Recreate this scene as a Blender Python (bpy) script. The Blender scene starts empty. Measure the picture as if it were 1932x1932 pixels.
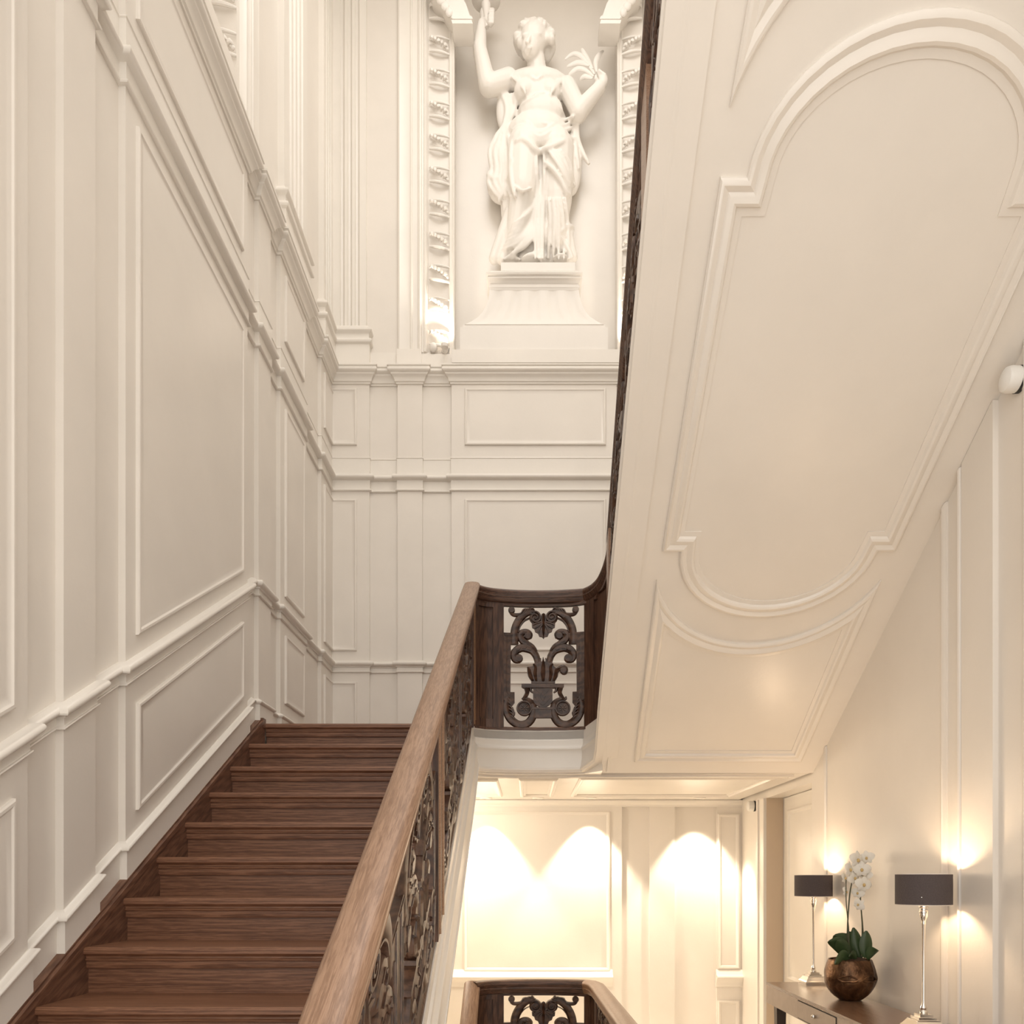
import bpy, bmesh, math, random
from mathutils import Vector, Matrix

random.seed(7)
sc = bpy.context.scene
COL = sc.collection

# ------------------------------------------------------------------ camera
F, CX, CY, E = 1500.0, 996.0, 1655.0, 1.481      # focal length (px), vanishing point (px), eye height (m)
cam_d = bpy.data.cameras.new('camera')
cam = bpy.data.objects.new('camera', cam_d)
COL.objects.link(cam)
cam.location = (0, 0, E)
cam.rotation_euler = (math.pi / 2, 0, 0)
cam_d.sensor_width = 36.0
cam_d.lens = 36.0 * F / 1932.0
cam_d.shift_x = (966.0 - CX) / 1932.0
cam_d.shift_y = (CY - 966.0) / 1932.0
cam_d.clip_start = 0.02
sc.camera = cam

# ------------------------------------------------------------------ world and skylight
world = bpy.data.worlds.new('world')
sc.world = world
world.use_nodes = True
bg = world.node_tree.nodes['Background']
bg.inputs['Color'].default_value = (1.0, 0.945, 0.88, 1)
bg.inputs['Strength'].default_value = 1.35

def area_light(name, loc, rot, sx, sy, energy, color):
    d = bpy.data.lights.new(name, 'AREA')
    d.shape = 'RECTANGLE'
    d.size, d.size_y = sx, sy
    d.energy = energy
    d.color = color
    o = bpy.data.objects.new(name, d)
    o.location = loc
    o.rotation_euler = rot
    COL.objects.link(o)
    return o

# glazed roof lantern over the stairwell
area_light('skylight', (0.05, 4.1, 8.15 + E), (0, 0, 0), 1.9, 3.0, 56, (1.0, 0.97, 0.93))

sc.view_settings.view_transform = 'Standard'
sc.view_settings.look = 'None'
sc.view_settings.gamma = 1.0
sc.view_settings.use_curve_mapping = False
sc.view_settings.exposure = 0.45

# ------------------------------------------------------------------ materials
def new_mat(name):
    m = bpy.data.materials.new(name)
    m.use_nodes = True
    nt = m.node_tree
    return m, nt, nt.nodes['Principled BSDF']

def ramp(nt, fac, stops):
    r = nt.nodes.new('ShaderNodeValToRGB')
    els = r.color_ramp.elements
    while len(els) < len(stops):
        els.new(0.5)
    for e, (p, c) in zip(els, stops):
        e.position = p
        e.color = (*c, 1)
    nt.links.new(fac, r.inputs['Fac'])
    return r.outputs['Color']

def obj_coords(nt, scale, rot=(0, 0, 0)):
    tc = nt.nodes.new('ShaderNodeTexCoord')
    r = nt.nodes.new('ShaderNodeMapping')
    r.inputs['Rotation'].default_value = rot
    nt.links.new(tc.outputs['Object'], r.inputs['Vector'])
    mp = nt.nodes.new('ShaderNodeMapping')
    mp.inputs['Scale'].default_value = scale
    nt.links.new(r.outputs['Vector'], mp.inputs['Vector'])
    return mp.outputs['Vector']

def noise(nt, vec, scale, detail=4, rough=0.55, dist=0.0):
    n = nt.nodes.new('ShaderNodeTexNoise')
    n.inputs['Scale'].default_value = scale
    n.inputs['Detail'].default_value = detail
    n.inputs['Roughness'].default_value = rough
    n.inputs['Distortion'].default_value = dist
    nt.links.new(vec, n.inputs['Vector'])
    return n.outputs['Fac']

def bump(nt, fac, strength, dist, bsdf):
    b = nt.nodes.new('ShaderNodeBump')
    b.inputs['Strength'].default_value = strength
    b.inputs['Distance'].default_value = dist
    nt.links.new(fac, b.inputs['Height'])
    nt.links.new(b.outputs['Normal'], bsdf.inputs['Normal'])

def paint(name, col, rough=0.35, var=0.03):
    m, nt, p = new_mat(name)
    v = obj_coords(nt, (1, 1, 1))
    f = noise(nt, v, 2.2, 5)
    lo = tuple(c * (1 - var) for c in col)
    hi = tuple(min(1, c * (1 + var)) for c in col)
    nt.links.new(ramp(nt, f, [(0.3, lo), (0.7, hi)]), p.inputs['Base Color'])
    p.inputs['Roughness'].default_value = rough
    f2 = noise(nt, v, 55, 3)
    bump(nt, f2, 0.04, 0.01, p)
    return m

def wood(name, dark, mid, light, stretch, rough=0.38, rot=(0, 0, 0), fig=1.0, coat=0.0):
    m, nt, p = new_mat(name)
    v = obj_coords(nt, stretch, rot)
    broad = noise(nt, v, 2.2 * fig, 6, 0.6, 1.6)
    fine = noise(nt, v, 16.0, 5, 0.7, 0.3)
    w = nt.nodes.new('ShaderNodeTexWave')
    w.wave_type = 'RINGS'
    w.inputs['Scale'].default_value = 1.6 * fig
    w.inputs['Distortion'].default_value = 9.0
    w.inputs['Detail'].default_value = 4
    w.inputs['Detail Scale'].default_value = 1.6
    nt.links.new(v, w.inputs['Vector'])
    mx = nt.nodes.new('ShaderNodeMath'); mx.operation = 'MULTIPLY_ADD'
    nt.links.new(fine, mx.inputs[0]); mx.inputs[1].default_value = 0.5
    nt.links.new(broad, mx.inputs[2])
    m2 = nt.nodes.new('ShaderNodeMath'); m2.operation = 'MULTIPLY_ADD'
    nt.links.new(w.outputs['Fac'], m2.inputs[0]); m2.inputs[1].default_value = 0.22
    nt.links.new(mx.outputs[0], m2.inputs[2])
    nt.links.new(ramp(nt, m2.outputs[0], [(0.42, dark), (0.78, mid), (1.0, light)]), p.inputs['Base Color'])
    p.inputs['Roughness'].default_value = rough
    p.inputs['Coat Weight'].default_value = coat
    p.inputs['Coat Roughness'].default_value = 0.25
    bump(nt, m2.outputs[0], 0.12, 0.01, p)
    return m

PAINT = paint('cream_paint', (0.80, 0.75, 0.685), 0.32)
PAINT_W = paint('white_paint', (0.83, 0.785, 0.72), 0.34)
PLASTER = paint('statue_plaster', (0.84, 0.80, 0.745), 0.55, 0.02)
OAK_STEP = wood('stair_oak', (0.062, 0.024, 0.012), (0.150, 0.064, 0.033), (0.245, 0.115, 0.062), (1.6, 26, 26), 0.42)
OAK_STRING = wood('string_oak', (0.055, 0.024, 0.015), (0.125, 0.058, 0.034), (0.20, 0.10, 0.06), (14, 1.3, 12), 0.42, (-0.54, 0, 0))
OAK_RAIL = wood('handrail_oak', (0.15, 0.076, 0.042), (0.245, 0.138, 0.082), (0.34, 0.205, 0.13), (34, 2.2, 34), 0.36, (-0.52, 0, 0), 1.3, 0.15)
OAK_DARK = wood('balustrade_oak', (0.018, 0.008, 0.005), (0.060, 0.027, 0.016), (0.115, 0.055, 0.032), (14, 14, 1.4), 0.42, (0, 0, 0), 1.0, 0.04)
OAK_DARKX = wood('balustrade_oak_long', (0.020, 0.009, 0.006), (0.066, 0.030, 0.018), (0.125, 0.060, 0.036), (1.4, 14, 14), 0.42, (0, 0, 0), 1.0, 0.04)
OAK_CARVE = wood('carved_oak', (0.016, 0.007, 0.004), (0.052, 0.024, 0.014), (0.105, 0.052, 0.030), (4, 4, 4), 0.38, (0, 0, 0), 1.0, 0.08)

def plain(name, col, rough, metal=0.0, **kw):
    m, nt, p = new_mat(name)
    v = obj_coords(nt, (1, 1, 1))
    f = noise(nt, v, kw.get('scale', 20), 4)
    k = kw.get('var', 0.08)
    nt.links.new(ramp(nt, f, [(0.3, tuple(c * (1 - k) for c in col)), (0.7, tuple(min(1, c * (1 + k)) for c in col))]), p.inputs['Base Color'])
    p.inputs['Roughness'].default_value = rough
    p.inputs['Metallic'].default_value = metal
    if kw.get('bump'):
        bump(nt, f, kw['bump'], 0.01, p)
    if kw.get('trans'):
        p.inputs['Subsurface Weight'].default_value = kw['trans']
        p.inputs['Subsurface Radius'].default_value = (0.02, 0.02, 0.02)
    return m

# ------------------------------------------------------------------ mesh helpers
class MB:
    def __init__(self):
        self.v, self.f = [], []
    def add(self, verts, faces):
        n = len(self.v)
        self.v += [tuple(p) for p in verts]
        self.f += [tuple(i + n for i in q) for q in faces]
        return self
    def box(self, x0, x1, y0, y1, z0, z1):
        return self.add([(x0, y0, z0), (x1, y0, z0), (x1, y1, z0), (x0, y1, z0), (x0, y0, z1), (x1, y0, z1), (x1, y1, z1), (x0, y1, z1)],
                        [(0, 3, 2, 1), (4, 5, 6, 7), (0, 1, 5, 4), (1, 2, 6, 5), (2, 3, 7, 6), (3, 0, 4, 7)])
    def prism(self, poly, mapf, h0, h1):
        n = len(poly)
        vs = [mapf(a, b, h0) for a, b in poly] + [mapf(a, b, h1) for a, b in poly]
        fs = [tuple(range(n)), tuple(range(n, 2 * n))] + [(i, (i + 1) % n, n + (i + 1) % n, n + i) for i in range(n)]
        return self.add(vs, fs)
    def rings(self, rings, closed=False, caps=True):
        m = len(rings[0])
        vs = [p for r in rings for p in r]
        fs = []
        R = len(rings)
        for i in range(R if closed else R - 1):
            a, b = i * m, ((i + 1) % R) * m
            for j in range(m):
                k = (j + 1) % m
                fs.append((a + j, a + k, b + k, b + j))
        if caps and not closed:
            fs.append(tuple(range(m)))
            fs.append(tuple((R - 1) * m + j for j in range(m)))
        return self.add(vs, fs)
    def lathe(self, prof, c=(0, 0, 0), n=24, caps=True):
        rings = [[(c[0] + r * math.cos(2 * math.pi * j / n), c[1] + r * math.sin(2 * math.pi * j / n), c[2] + z) for j in range(n)] for r, z in prof]
        return self.rings(rings, caps=caps)
    def ell(self, c, r, n=12, m=8, rot=None):
        rings = []
        for i in range(m + 1):
            th = math.pi * (i + 0.02) / (m + 0.04)
            ring = []
            for j in range(n):
                ph = 2 * math.pi * j / n
                p = Vector((r[0] * math.sin(th) * math.cos(ph), r[1] * math.sin(th) * math.sin(ph), r[2] * math.cos(th)))
                if rot is not None:
                    p = rot @ p
                ring.append((c[0] + p.x, c[1] + p.y, c[2] + p.z))
            rings.append(ring)
        return self.rings(rings)
    def tube(self, path, radii, n=10, flat=1.0):
        path = [Vector(p) for p in path]
        if not hasattr(radii, '__len__'):
            radii = [radii] * len(path)
        rings = []
        up = Vector((0, 1, 0.001))
        for i, p in enumerate(path):
            t = (path[min(i + 1, len(path) - 1)] - path[max(i - 1, 0)]).normalized()
            a = t.cross(up)
            if a.length < 1e-4:
                a = t.cross(Vector((1, 0, 0)))
            a.normalize()
            b = a.cross(t).normalized()
            rings.append([tuple(p + a * radii[i] * math.cos(2 * math.pi * j / n) + b * radii[i] * flat * math.sin(2 * math.pi * j / n)) for j in range(n)])
        return self.rings(rings)

def mitres(path, closed=False):
    n = len(path)
    out = []
    for i in range(n):
        def nrm(p, q):
            dx, dy = q[0] - p[0], q[1] - p[1]
            l = math.hypot(dx, dy) or 1e-9
            return (dy / l, -dx / l)
        if closed or 0 < i < n - 1:
            n1 = nrm(path[i - 1], path[i]); n2 = nrm(path[i], path[(i + 1) % n])
        elif i == 0:
            n1 = n2 = nrm(path[0], path[1])
        else:
            n1 = n2 = nrm(path[-2], path[-1])
        k = max(0.2, 1 + n1[0] * n2[0] + n1[1] * n2[1])
        out.append(((n1[0] + n2[0]) / k, (n1[1] + n2[1]) / k))
    return out

def sweep(mb, path, prof, mapf, closed=False, rng=None):
    """profile points (o, u): o to the right of the path, u handed to mapf(a, b, u, i)"""
    ms = mitres([p[:2] for p in path], closed)
    idx = range(len(path)) if rng is None else range(rng[0], rng[1] + 1)
    rings = [[mapf(path[i][0] + o * ms[i][0], path[i][1] + o * ms[i][1], u, i) for o, u in prof] for i in idx]
    return mb.rings(rings, closed)

def area2(poly):
    return sum(p[0] * q[1] - q[0] * p[1] for p, q in zip(poly, poly[1:] + poly[:1]))

def inset(poly, d):
    if area2(poly) < 0:
        poly = poly[::-1]
    ms = mitres(poly, True)
    return [(p[0] - d * m[0], p[1] - d * m[1]) for p, m in zip(poly, ms)]

PANEL_RINGS = [(0, -0.004), (0.001, 0.012), (0.006, 0.016), (0.015, 0.0165), (0.021, 0.0125), (0.024, 0.0105), (0.05, 0.011)]
def raised(poly, mapf, rings=PANEL_RINGS):
    mb = MB()
    if area2(poly) < 0:
        poly = poly[::-1]
    rr = [[mapf(a, b, h) for a, b in inset(poly, d)] for d, h in rings]
    n = len(poly)
    vs = [p for r in rr for p in r]
    fs = []
    for i in range(len(rr) - 1):
        for j in range(n):
            k = (j + 1) % n
            fs.append((i * n + j, i * n + k, (i + 1) * n + k, (i + 1) * n + j))
    fs.append(tuple((len(rr) - 1) * n + j for j in range(n)))
    fs.append(tuple(range(n)))
    return mb.add(vs, fs)

def mk(name, mb, mat, parent=None, smooth=35, lift=True, kind=None):
    me = bpy.data.meshes.new(name)
    dz = E if lift else 0.0
    off = Vector((0, 0, 0))
    if parent is not None and lift:
        off = parent.matrix_world.translation if parent.parent is None else Vector((0, 0, 0))
        q = parent
        off = Vector(q.location)
        while q.parent is not None:
            q = q.parent
            off = off + Vector(q.location)
    me.from_pydata([(x - off.x, y - off.y, z + dz - off.z) for x, y, z in mb.v], [], mb.f)
    bm = bmesh.new(); bm.from_mesh(me)
    bmesh.ops.recalc_face_normals(bm, faces=bm.faces)
    bm.to_mesh(me); bm.free()
    if smooth:
        me.polygons.foreach_set('use_smooth', [True] * len(me.polygons))
        me.set_sharp_from_angle(angle=math.radians(smooth))
    me.materials.append(mat)
    o = bpy.data.objects.new(name, me)
    COL.objects.link(o)
    if parent is not None:
        o.parent = parent
    if kind:
        o['kind'] = kind
    return o

def thing(name, label, cat, loc=(0, 0, 0), group=None, rotz=0.0, lift=True):
    o = bpy.data.objects.new(name, None)
    o.empty_display_size = 0.1
    o.location = (loc[0], loc[1], loc[2] + (E if lift else 0))
    o.rotation_euler = (0, 0, rotz)
    COL.objects.link(o)
    o['label'] = label
    o['category'] = cat
    if group:
        o['group'] = group
    return o

def tag(o, label, cat=None, group=None, kind=None):
    o['label'] = label
    if cat: o['category'] = cat
    if group: o['group'] = group
    if kind: o['kind'] = kind
    return o

def dup(root, loc=None):
    def rec(o, parent):
        c = o.copy()
        COL.objects.link(c)
        c.parent = parent
        for ch in list(o.children):
            rec(ch, c)
        return c
    r = rec(root, None)
    if loc is not None:
        r.location = loc
    return r

def at(x, y, Y):
    return ((x - CX) / F * Y, Y, (CY - y) / F * Y)

# ------------------------------------------------------------------ main dimensions (z relative to the eye)
XL, PR = -1.70, 0.03            # left wall plane (recessed), how far the bays stand proud
YF = 6.80                       # far wall plane
ZT = 8.0                        # top of the walls
ZFL = -E                        # ground floor
T, S, YN, ZN = 0.29, 0.6017, 4.976, 0.962      # going, pitch, landing nosing
SU = 0.563                      # pitch of the upper flight
ZC = 0.655                      # underside of the landing
def XR(Y): return 1.795 + 0.0155 * (Y - 5)
def znos(Y): return ZN - S * (YN - Y)
def zsof(Y): return ZC + SU * (5.0 - Y)

# plan line of the left and far walls with their proud bays
YB = [2.654, 2.86, 3.07, 3.30, 4.735, 4.931, 5.165, 5.364, 5.993, 6.423]
XB = [-1.35, -1.11, -0.90, -0.65, 0.755, 1.0, 1.21, 1.55]
def wall_plan(y0=0.35, extra=0.0, yb=YB, xb=XB, x1=None):
    """bays are proud from the start, then recess / proud in turn"""
    p, r = XL + PR, XL
    pts = [(p, y0)]
    proud = True
    for y in yb:
        pts.append((p if proud else r, y)); proud = not proud
        pts.append((p if proud else r, y))
    k = len(pts)
    pf, rf = YF - PR, YF
    pts.append((p, pf))
    proud = True
    for x in xb:
        pts.append((x, pf if proud else rf)); proud = not proud
        pts.append((x, pf if proud else rf))
    pts.append((x1 if x1 is not None else XR(YF) + 0.02, pf if proud else rf))
    return pts, k
PLAN, KC = wall_plan()

# ------------------------------------------------------------------ room shell
m = MB().box(-3.5, 3.5, -0.6, 9.5, ZFL - 0.1, ZFL)
floor_mat = paint('pale_stone_floor', (0.72, 0.66, 0.58), 0.3, 0.06)
floor = mk('floor', m, floor_mat, kind='structure')

m = MB()
for x0, x1, y0, y1 in ((XL - 0.3, -0.9, 0.3, YF + 0.3), (1.0, 2.4, 0.3, YF + 0.3), (-0.9, 1.0, 0.3, 2.6), (-0.9, 1.0, 5.6, YF + 0.3)):
    m.box(x0, x1, y0, y1, ZT + 0.001, ZT + 0.12)
ceiling = mk('ceiling', m, PAINT_W, kind='structure', smooth=0)
tag(ceiling, 'white ceiling with a roof lantern high over the stairwell')

m = MB()
NY0, NY1, NZ0 = 3.15, 4.64, 4.70           # niche in the left wall, above the cornice
def L(a, b, h): return (XL + PR + h, a, b)
def Lr(a, b, h): return (XL + h, a, b)
m.box(XL - 0.3, XL, 0.3, YF + 0.3, ZFL, NZ0)
m.box(XL - 0.3, XL, 0.3, NY0, NZ0, ZT)
m.box(XL - 0.3, XL, NY1, YF + 0.3, NZ0, ZT)
m.box(XL - 0.3, XL - 0.16, NY0, NY1, NZ0, ZT)
wall_left = mk('wall_left', m, PAINT, kind='structure', smooth=0)
tag(wall_left, 'tall cream panelled wall beside the wooden stair flight')

NX0, NX1, NFZ = -0.64, 0.775, 4.44           # niche behind the statue
m = MB()
m.box(XL - 0.05, 2.4, YF, YF + 0.3, ZFL, NFZ)
m.box(XL - 0.05, NX0, YF, YF + 0.45, NFZ, ZT)
m.box(NX1, 2.4, YF, YF + 0.45, NFZ, ZT)
m.box(NX0, NX1, YF + 0.27, YF + 0.45, NFZ, ZT)
wall_back = mk('wall_back', m, PAINT, kind='structure', smooth=0)
tag(wall_back, 'cream panelled end wall with the statue niche')
def B(a, b, h): return (a, YF - PR - h, b)
def Br(a, b, h): return (a, YF - h, b)

# proud bays of the left wall
ZCO0, ZCO1 = 4.20, 4.33                       # cornice
edges = [0.35] + YB + [YF - PR]
for i in range(0, len(edges) - 1, 2):
    y0, y1 = edges[i], edges[i + 1]
    if i == len(edges) - 2: y1 = YF - 0.001
    nm = 'wall_bay' if (y1 - y0) > 0.4 else 'pilaster_strip'
    mk(nm, MB().box(XL - 0.01, XL + PR, y0, y1, ZFL + 0.001, ZCO1), PAINT, wall_left, smooth=0)
xe = [XL + PR] + XB + [XR(YF) + 0.02]
for i in range(0, len(xe) - 1, 2):
    nm = 'wall_bay' if (xe[i + 1] - xe[i]) > 0.29 else 'pilaster_strip'
    mk(nm, MB().box(xe[i], xe[i + 1], YF - PR, YF + 0.01, 0.96, ZCO1), PAINT, wall_back, smooth=0)

# raised fields of the left wall
def zdado(Y): return 1.84 - 0.598 * max(0.0, 4.88 - Y)      # top edge of the dado rail
def zskirt(Y): return 1.105 - 0.605 * max(0.0, 4.88 - Y)
def quadpanel(y0, y1, za, zb, zc, zd, mp, parent):
    return mk('panel', raised([(y0, za), (y1, zb), (y1, zc), (y0, zd)], mp), PAINT, parent)
for (y0, y1) in ((0.75, 2.575), (3.385, 4.645)):
    quadpanel(y0, y1, zskirt(y0) + 0.085, zskirt(y1) + 0.085, zdado(y1) - 0.205, zdado(y0) - 0.205, L, wall_left)
    quadpanel(y0, y1, zdado(y0) + 0.085, zdado(y1) + 0.085, 3.20, 3.20, L, wall_left)
    quadpanel(y0, y1, 3.655, 3.655, 4.11, 4.11, L, wall_left)
for (y0, y1) in ((5.455, 5.905), (6.50, YF - PR + 0.02)):
    quadpanel(y0, y1, 1.19, 1.19, 1.66, 1.66, L, wall_left)
    quadpanel(y0, y1, 1.925, 1.925, 3.215, 3.215, L, wall_left)
    quadpanel(y0, y1, 3.675, 3.675, 4.13, 4.13, L, wall_left)
for (x0, x1) in ((XL + PR - 0.02, -1.455), (-0.538, 0.664)):
    quadpanel(x0, x1, 1.19, 1.19, 1.66, 1.66, B, wall_back)
    quadpanel(x0, x1, 1.925, 1.925, 3.215, 3.215, B, wall_back)
    quadpanel(x0, x1, 3.675, 3.675, 4.157, 4.157, B, wall_back)

# running mouldings, mitred round every bay
def run_moulding(name, prof, zf, plan=PLAN, kc=KC):
    pts, k = list(plan), kc
    # break the stair run where the pitch meets the landing level
    for yk in (4.88,):
        for i in range(len(pts) - 1):
            if i < k and pts[i][1] < yk < pts[i + 1][1] and abs(pts[i][0] - pts[i + 1][0]) < 1e-6:
                pts.insert(i + 1, (pts[i][0], yk)); k += 1
                break
    mpf = lambda a, b, u, i: (a, b, zf(b if i < k else 99) + u)
    mk(name, sweep(MB(), pts, prof, mpf, rng=(0, k)), PAINT_W, wall_left, smooth=30)
    mk(name, sweep(MB(), pts, prof, mpf, rng=(k, len(pts) - 1)), PAINT_W, wall_back, smooth=30)

def arc(cx, cy, r, a0, a1, n=6, ry=None):
    ry = r if ry is None else ry
    return [(cx + r * math.cos(math.radians(a0 + (a1 - a0) * i / n)), cy + ry * math.sin(math.radians(a0 + (a1 - a0) * i / n))) for i in range(n + 1)]

dado = [(-0.01, -0.10), (0.006, -0.10)] + arc(0.006, -0.093, 0.008, -90, 90, 4, 0.006) + [(0.005, -0.085), (0.005, -0.054), (0.014, -0.052), (0.016, -0.046)] + arc(0.016, -0.024, 0.024, -80, 80, 7, 0.021) + [(0.012, 0.0), (-0.01, 0.0)]
run_moulding('dado_rail', dado, zdado)
skirt = [(-0.01, -0.16), (0.012, -0.16), (0.012, -0.035), (0.018, -0.032)] + arc(0.014, -0.020, 0.014, -60, 60, 5, 0.012) + [(0.012, -0.006), (0.004, 0.0), (-0.01, 0.0)]
run_moulding('baseboard_moulding', skirt, zskirt)
mid = [(-0.01, 3.284), (0.008, 3.284)] + arc(0.008, 3.293, 0.010, -90, 90, 4, 0.009) + [(0.006, 3.304), (0.006, 3.378), (0.016, 3.380)] + arc(0.018, 3.402, 0.026, -80, 80, 7, 0.021) + [(0.010, 3.426), (-0.01, 3.426)]
run_moulding('wall_rail', mid, lambda Y: 0.0)
thin = [(-0.01, 3.430), (0.005, 3.430), (0.005, 3.562), (0.010, 3.566), (0.008, 3.572), (-0.01, 3.573)]
run_moulding('frieze', thin, lambda Y: 0.0)
corn = [(-0.01, 4.195), (0.010, 4.195), (0.012, 4.207), (0.022, 4.212), (0.024, 4.225), (0.034, 4.245), (0.050, 4.258), (0.052, 4.268), (0.058, 4.272)] + arc(0.058, 4.292, 0.018, -70, 60, 5, 0.018) + [(0.070, 4.312), (0.078, 4.316), (0.078, 4.33), (-0.02, 4.345)]
run_moulding('cornice', corn, lambda Y: 0.0)

# ------------------------------------------------------------------ upper wall: pilasters, niche frames, ornament
def vstrip(parent, mp, a0, a1, prof_h, z0, z1, name, mat=None):
    mb = MB().prism([(a0, z0), (a1, z0), (a1, z1), (a0, z1)], mp, -0.01, prof_h)
    return mk(name, mb, mat or PAINT_W, parent, smooth=0)

def fluted(parent, mp, a0, a1, h, z0, z1, n, name='fluted_pilaster'):
    w = a1 - a0
    edge = 0.16 * w
    fw = (w - 2 * edge) / n
    pts = [(a0, 0.0), (a0, h)]
    for i in range(n):
        s = a0 + edge + i * fw
        pts += [(s + fw * 0.18, h)] + [(s + fw * (0.18 + 0.64 * (1 - math.cos(math.pi * j / 6)) / 2), h - 0.022 * math.sin(math.pi * j / 6)) for j in range(1, 6)] + [(s + fw * 0.82, h)]
    pts += [(a1, h), (a1, 0.0)]
    rr = [[mp(a, z, d) for a, d in pts] for z in (z0, z1)]
    return mk(name, MB().rings(rr), PAINT_W, parent, smooth=30)

base_prof = [(-0.01, 4.33), (0.022, 4.33), (0.022, 4.515), (0.030, 4.52)] + arc(0.026, 4.54, 0.018, -80, 80, 5, 0.02) + [(0.022, 4.562), (0.018, 4.585), (0.020, 4.605), (0.026, 4.61)] + arc(0.022, 4.632, 0.022, -75, 75, 5, 0.021) + [(0.016, 4.655), (0.010, 4.68), (-0.01, 4.68)]
# pilaster on the left wall and the corner pilaster with fluted shafts
HP = 0.045
fluted(wall_left, Lr, 5.40, 5.96, HP, 4.66, ZT, 4)
path = [(XL, 5.39), (XL + HP, 5.39), (XL + HP, 5.97), (XL, 5.97)]
mk('pilaster_base', sweep(MB(), path, base_prof, lambda a, b, u, i: (a, b, u)), PAINT_W, wall_left, smooth=30)
fluted(wall_left, Lr, 6.45, YF - HP, HP, 4.66, ZT, 3)
fluted(wall_back, Br, XL + HP, -1.375, HP, 4.66, ZT, 3)
path = [(XL, 6.44), (XL + HP, 6.44), (XL + HP, YF - HP), (-1.365, YF - HP), (-1.365, YF)]
mp0 = lambda a, b, u, i: (a, b, u)
mk('pilaster_base', sweep(MB(), path, base_prof, mp0, rng=(0, 2)), PAINT_W, wall_left, smooth=30)
mk('pilaster_base', sweep(MB(), path, base_prof, mp0, rng=(2, 4)), PAINT_W, wall_back, smooth=30)
# plain plinth course above the cornice
mk('plinth_course', MB().box(-1.365, NX0 - 0.19, YF - 0.018, YF + 0.01, 4.33, 4.475), PAINT_W, wall_back, smooth=0)
mk('plinth_block', MB().box(-1.115, -0.905, YF - 0.045, YF + 0.01, 4.33, 4.49), PAINT_W, wall_back, smooth=0)
mk('plinth_course', MB().box(-0.905, NX0 - 0.0, YF - 0.03, YF + 0.02, 4.33, 4.455), PAINT_W, wall_back, smooth=0)
mk('plinth_course', MB().box(NX1, 1.02, YF - 0.03, YF + 0.02, 4.33, 4.455), PAINT_W, wall_back, smooth=0)
mk('plinth_block', MB().box(NX0, NX1, YF - 0.112, YF + 0.02, 4.33, NFZ), PAINT_W, wall_back, smooth=0)
# moulded architraves either side of the niche
def architrave(parent, mp, a0, sgn, z0, z1):
    pts = [(0, -0.01), (0, 0.03), (0.012, 0.034), (0.02, 0.03), (0.10, 0.03), (0.108, 0.036), (0.118, 0.036), (0.124, 0.028), (0.165, 0.026), (0.172, 0.04), (0.186, 0.046), (0.198, 0.04), (0.204, 0.024), (0.214, 0.022), (0.222, 0.034), (0.234, 0.036), (0.242, 0.028), (0.25, 0.012), (0.26, -0.01)]
    rr = [[mp(a0 + sgn * a, z, h) for a, h in pts] for z in (z0, z1)]
    return mk('architrave', MB().rings(rr), PAINT_W, parent, smooth=28)
architrave(wall_back, Br, -1.105, 1, 4.475, ZT)
architrave(wall_back, Br, 1.235, -1, 4.475, ZT)
architrave(wall_left, Lr, NY1 + 0.30, -1, 4.345, ZT)
# slim frame on the niche edge
for a0, a1 in ((NX0 - 0.035, NX0 + 0.012), (NX1 - 0.012, NX1 + 0.035)):
    mid_ = (a0 + a1) / 2
    pts = [(a0, -0.01), (a0, 0.012), (a0 + 0.01, 0.02), (mid_, 0.012), (a1 - 0.01, 0.02), (a1, 0.012), (a1, -0.03)]
    mk('niche_frame', MB().rings([[Br(a, z, h) for a, h in pts] for z in (4.455, ZT)]), PAINT_W, wall_back, smooth=25)

# carved husks up both sides of the niche (one mesh shared by all)
def husk_mesh(sgn):
    mb = MB()
    w = 0.085
    def Q(a, b, h): return (sgn * a, -h, b)
    # two curling ribbons crossing the strip
    for z0, bow, r in ((-0.055, 0.03, 0.011), (0.062, 0.02, 0.009)):
        pth = [Q(-w + 2 * w * t, z0 - bow * (t - 0.05) * 2.0 * (1.1 - 0.6 * t), 0.016 + 0.02 * math.sin(math.pi * t)) for t in [i / 8 for i in range(9)]]
        mb.tube(pth, [r * (0.7 + 0.5 * math.sin(math.pi * i / 8)) for i in range(9)], 8)
    # leaf and berries between them
    for k in range(5):
        ang = -0.9 + 0.45 * k
        c = (-0.02 + 0.018 * k, 0.03 - 0.016 * k)
        pth = [Q(c[0] + 0.055 * t * math.sin(ang) - 0.02, c[1] + 0.03 * t * math.cos(ang) - 0.02 * t * t, 0.02 + 0.03 * math.sin(math.pi * t * 0.9)) for t in [i / 5 for i in range(6)]]
        mb.tube(pth, [0.006, 0.013, 0.016, 0.014, 0.009, 0.003], 8, 0.7)
    for k in range(3):
        mb.ell(Q(0.045 + 0.012 * k, -0.025 - 0.012 * k, 0.028), (0.013, 0.013, 0.012), 8, 6)
    return mb
for sgn, xc in ((1, -0.755), (-1, 0.885)):
    bz = 4.60
    first = None
    for k in range(11):
        if first is None:
            first = mk('carved_husk', husk_mesh(sgn), PLASTER, wall_back, lift=False)
            o = first
        else:
            o = first.copy(); COL.objects.link(o); o.parent = wall_back
        o.location = (xc, YF, bz + 0.278 * k + E)
    mk('husk_strip_foot', MB().ell((xc - 0.05, YF - 0.03, 4.51), (0.035, 0.03, 0.04)).ell((xc + 0.05, YF - 0.03, 4.50), (0.028, 0.03, 0.045)), PLASTER, wall_back)
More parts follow.
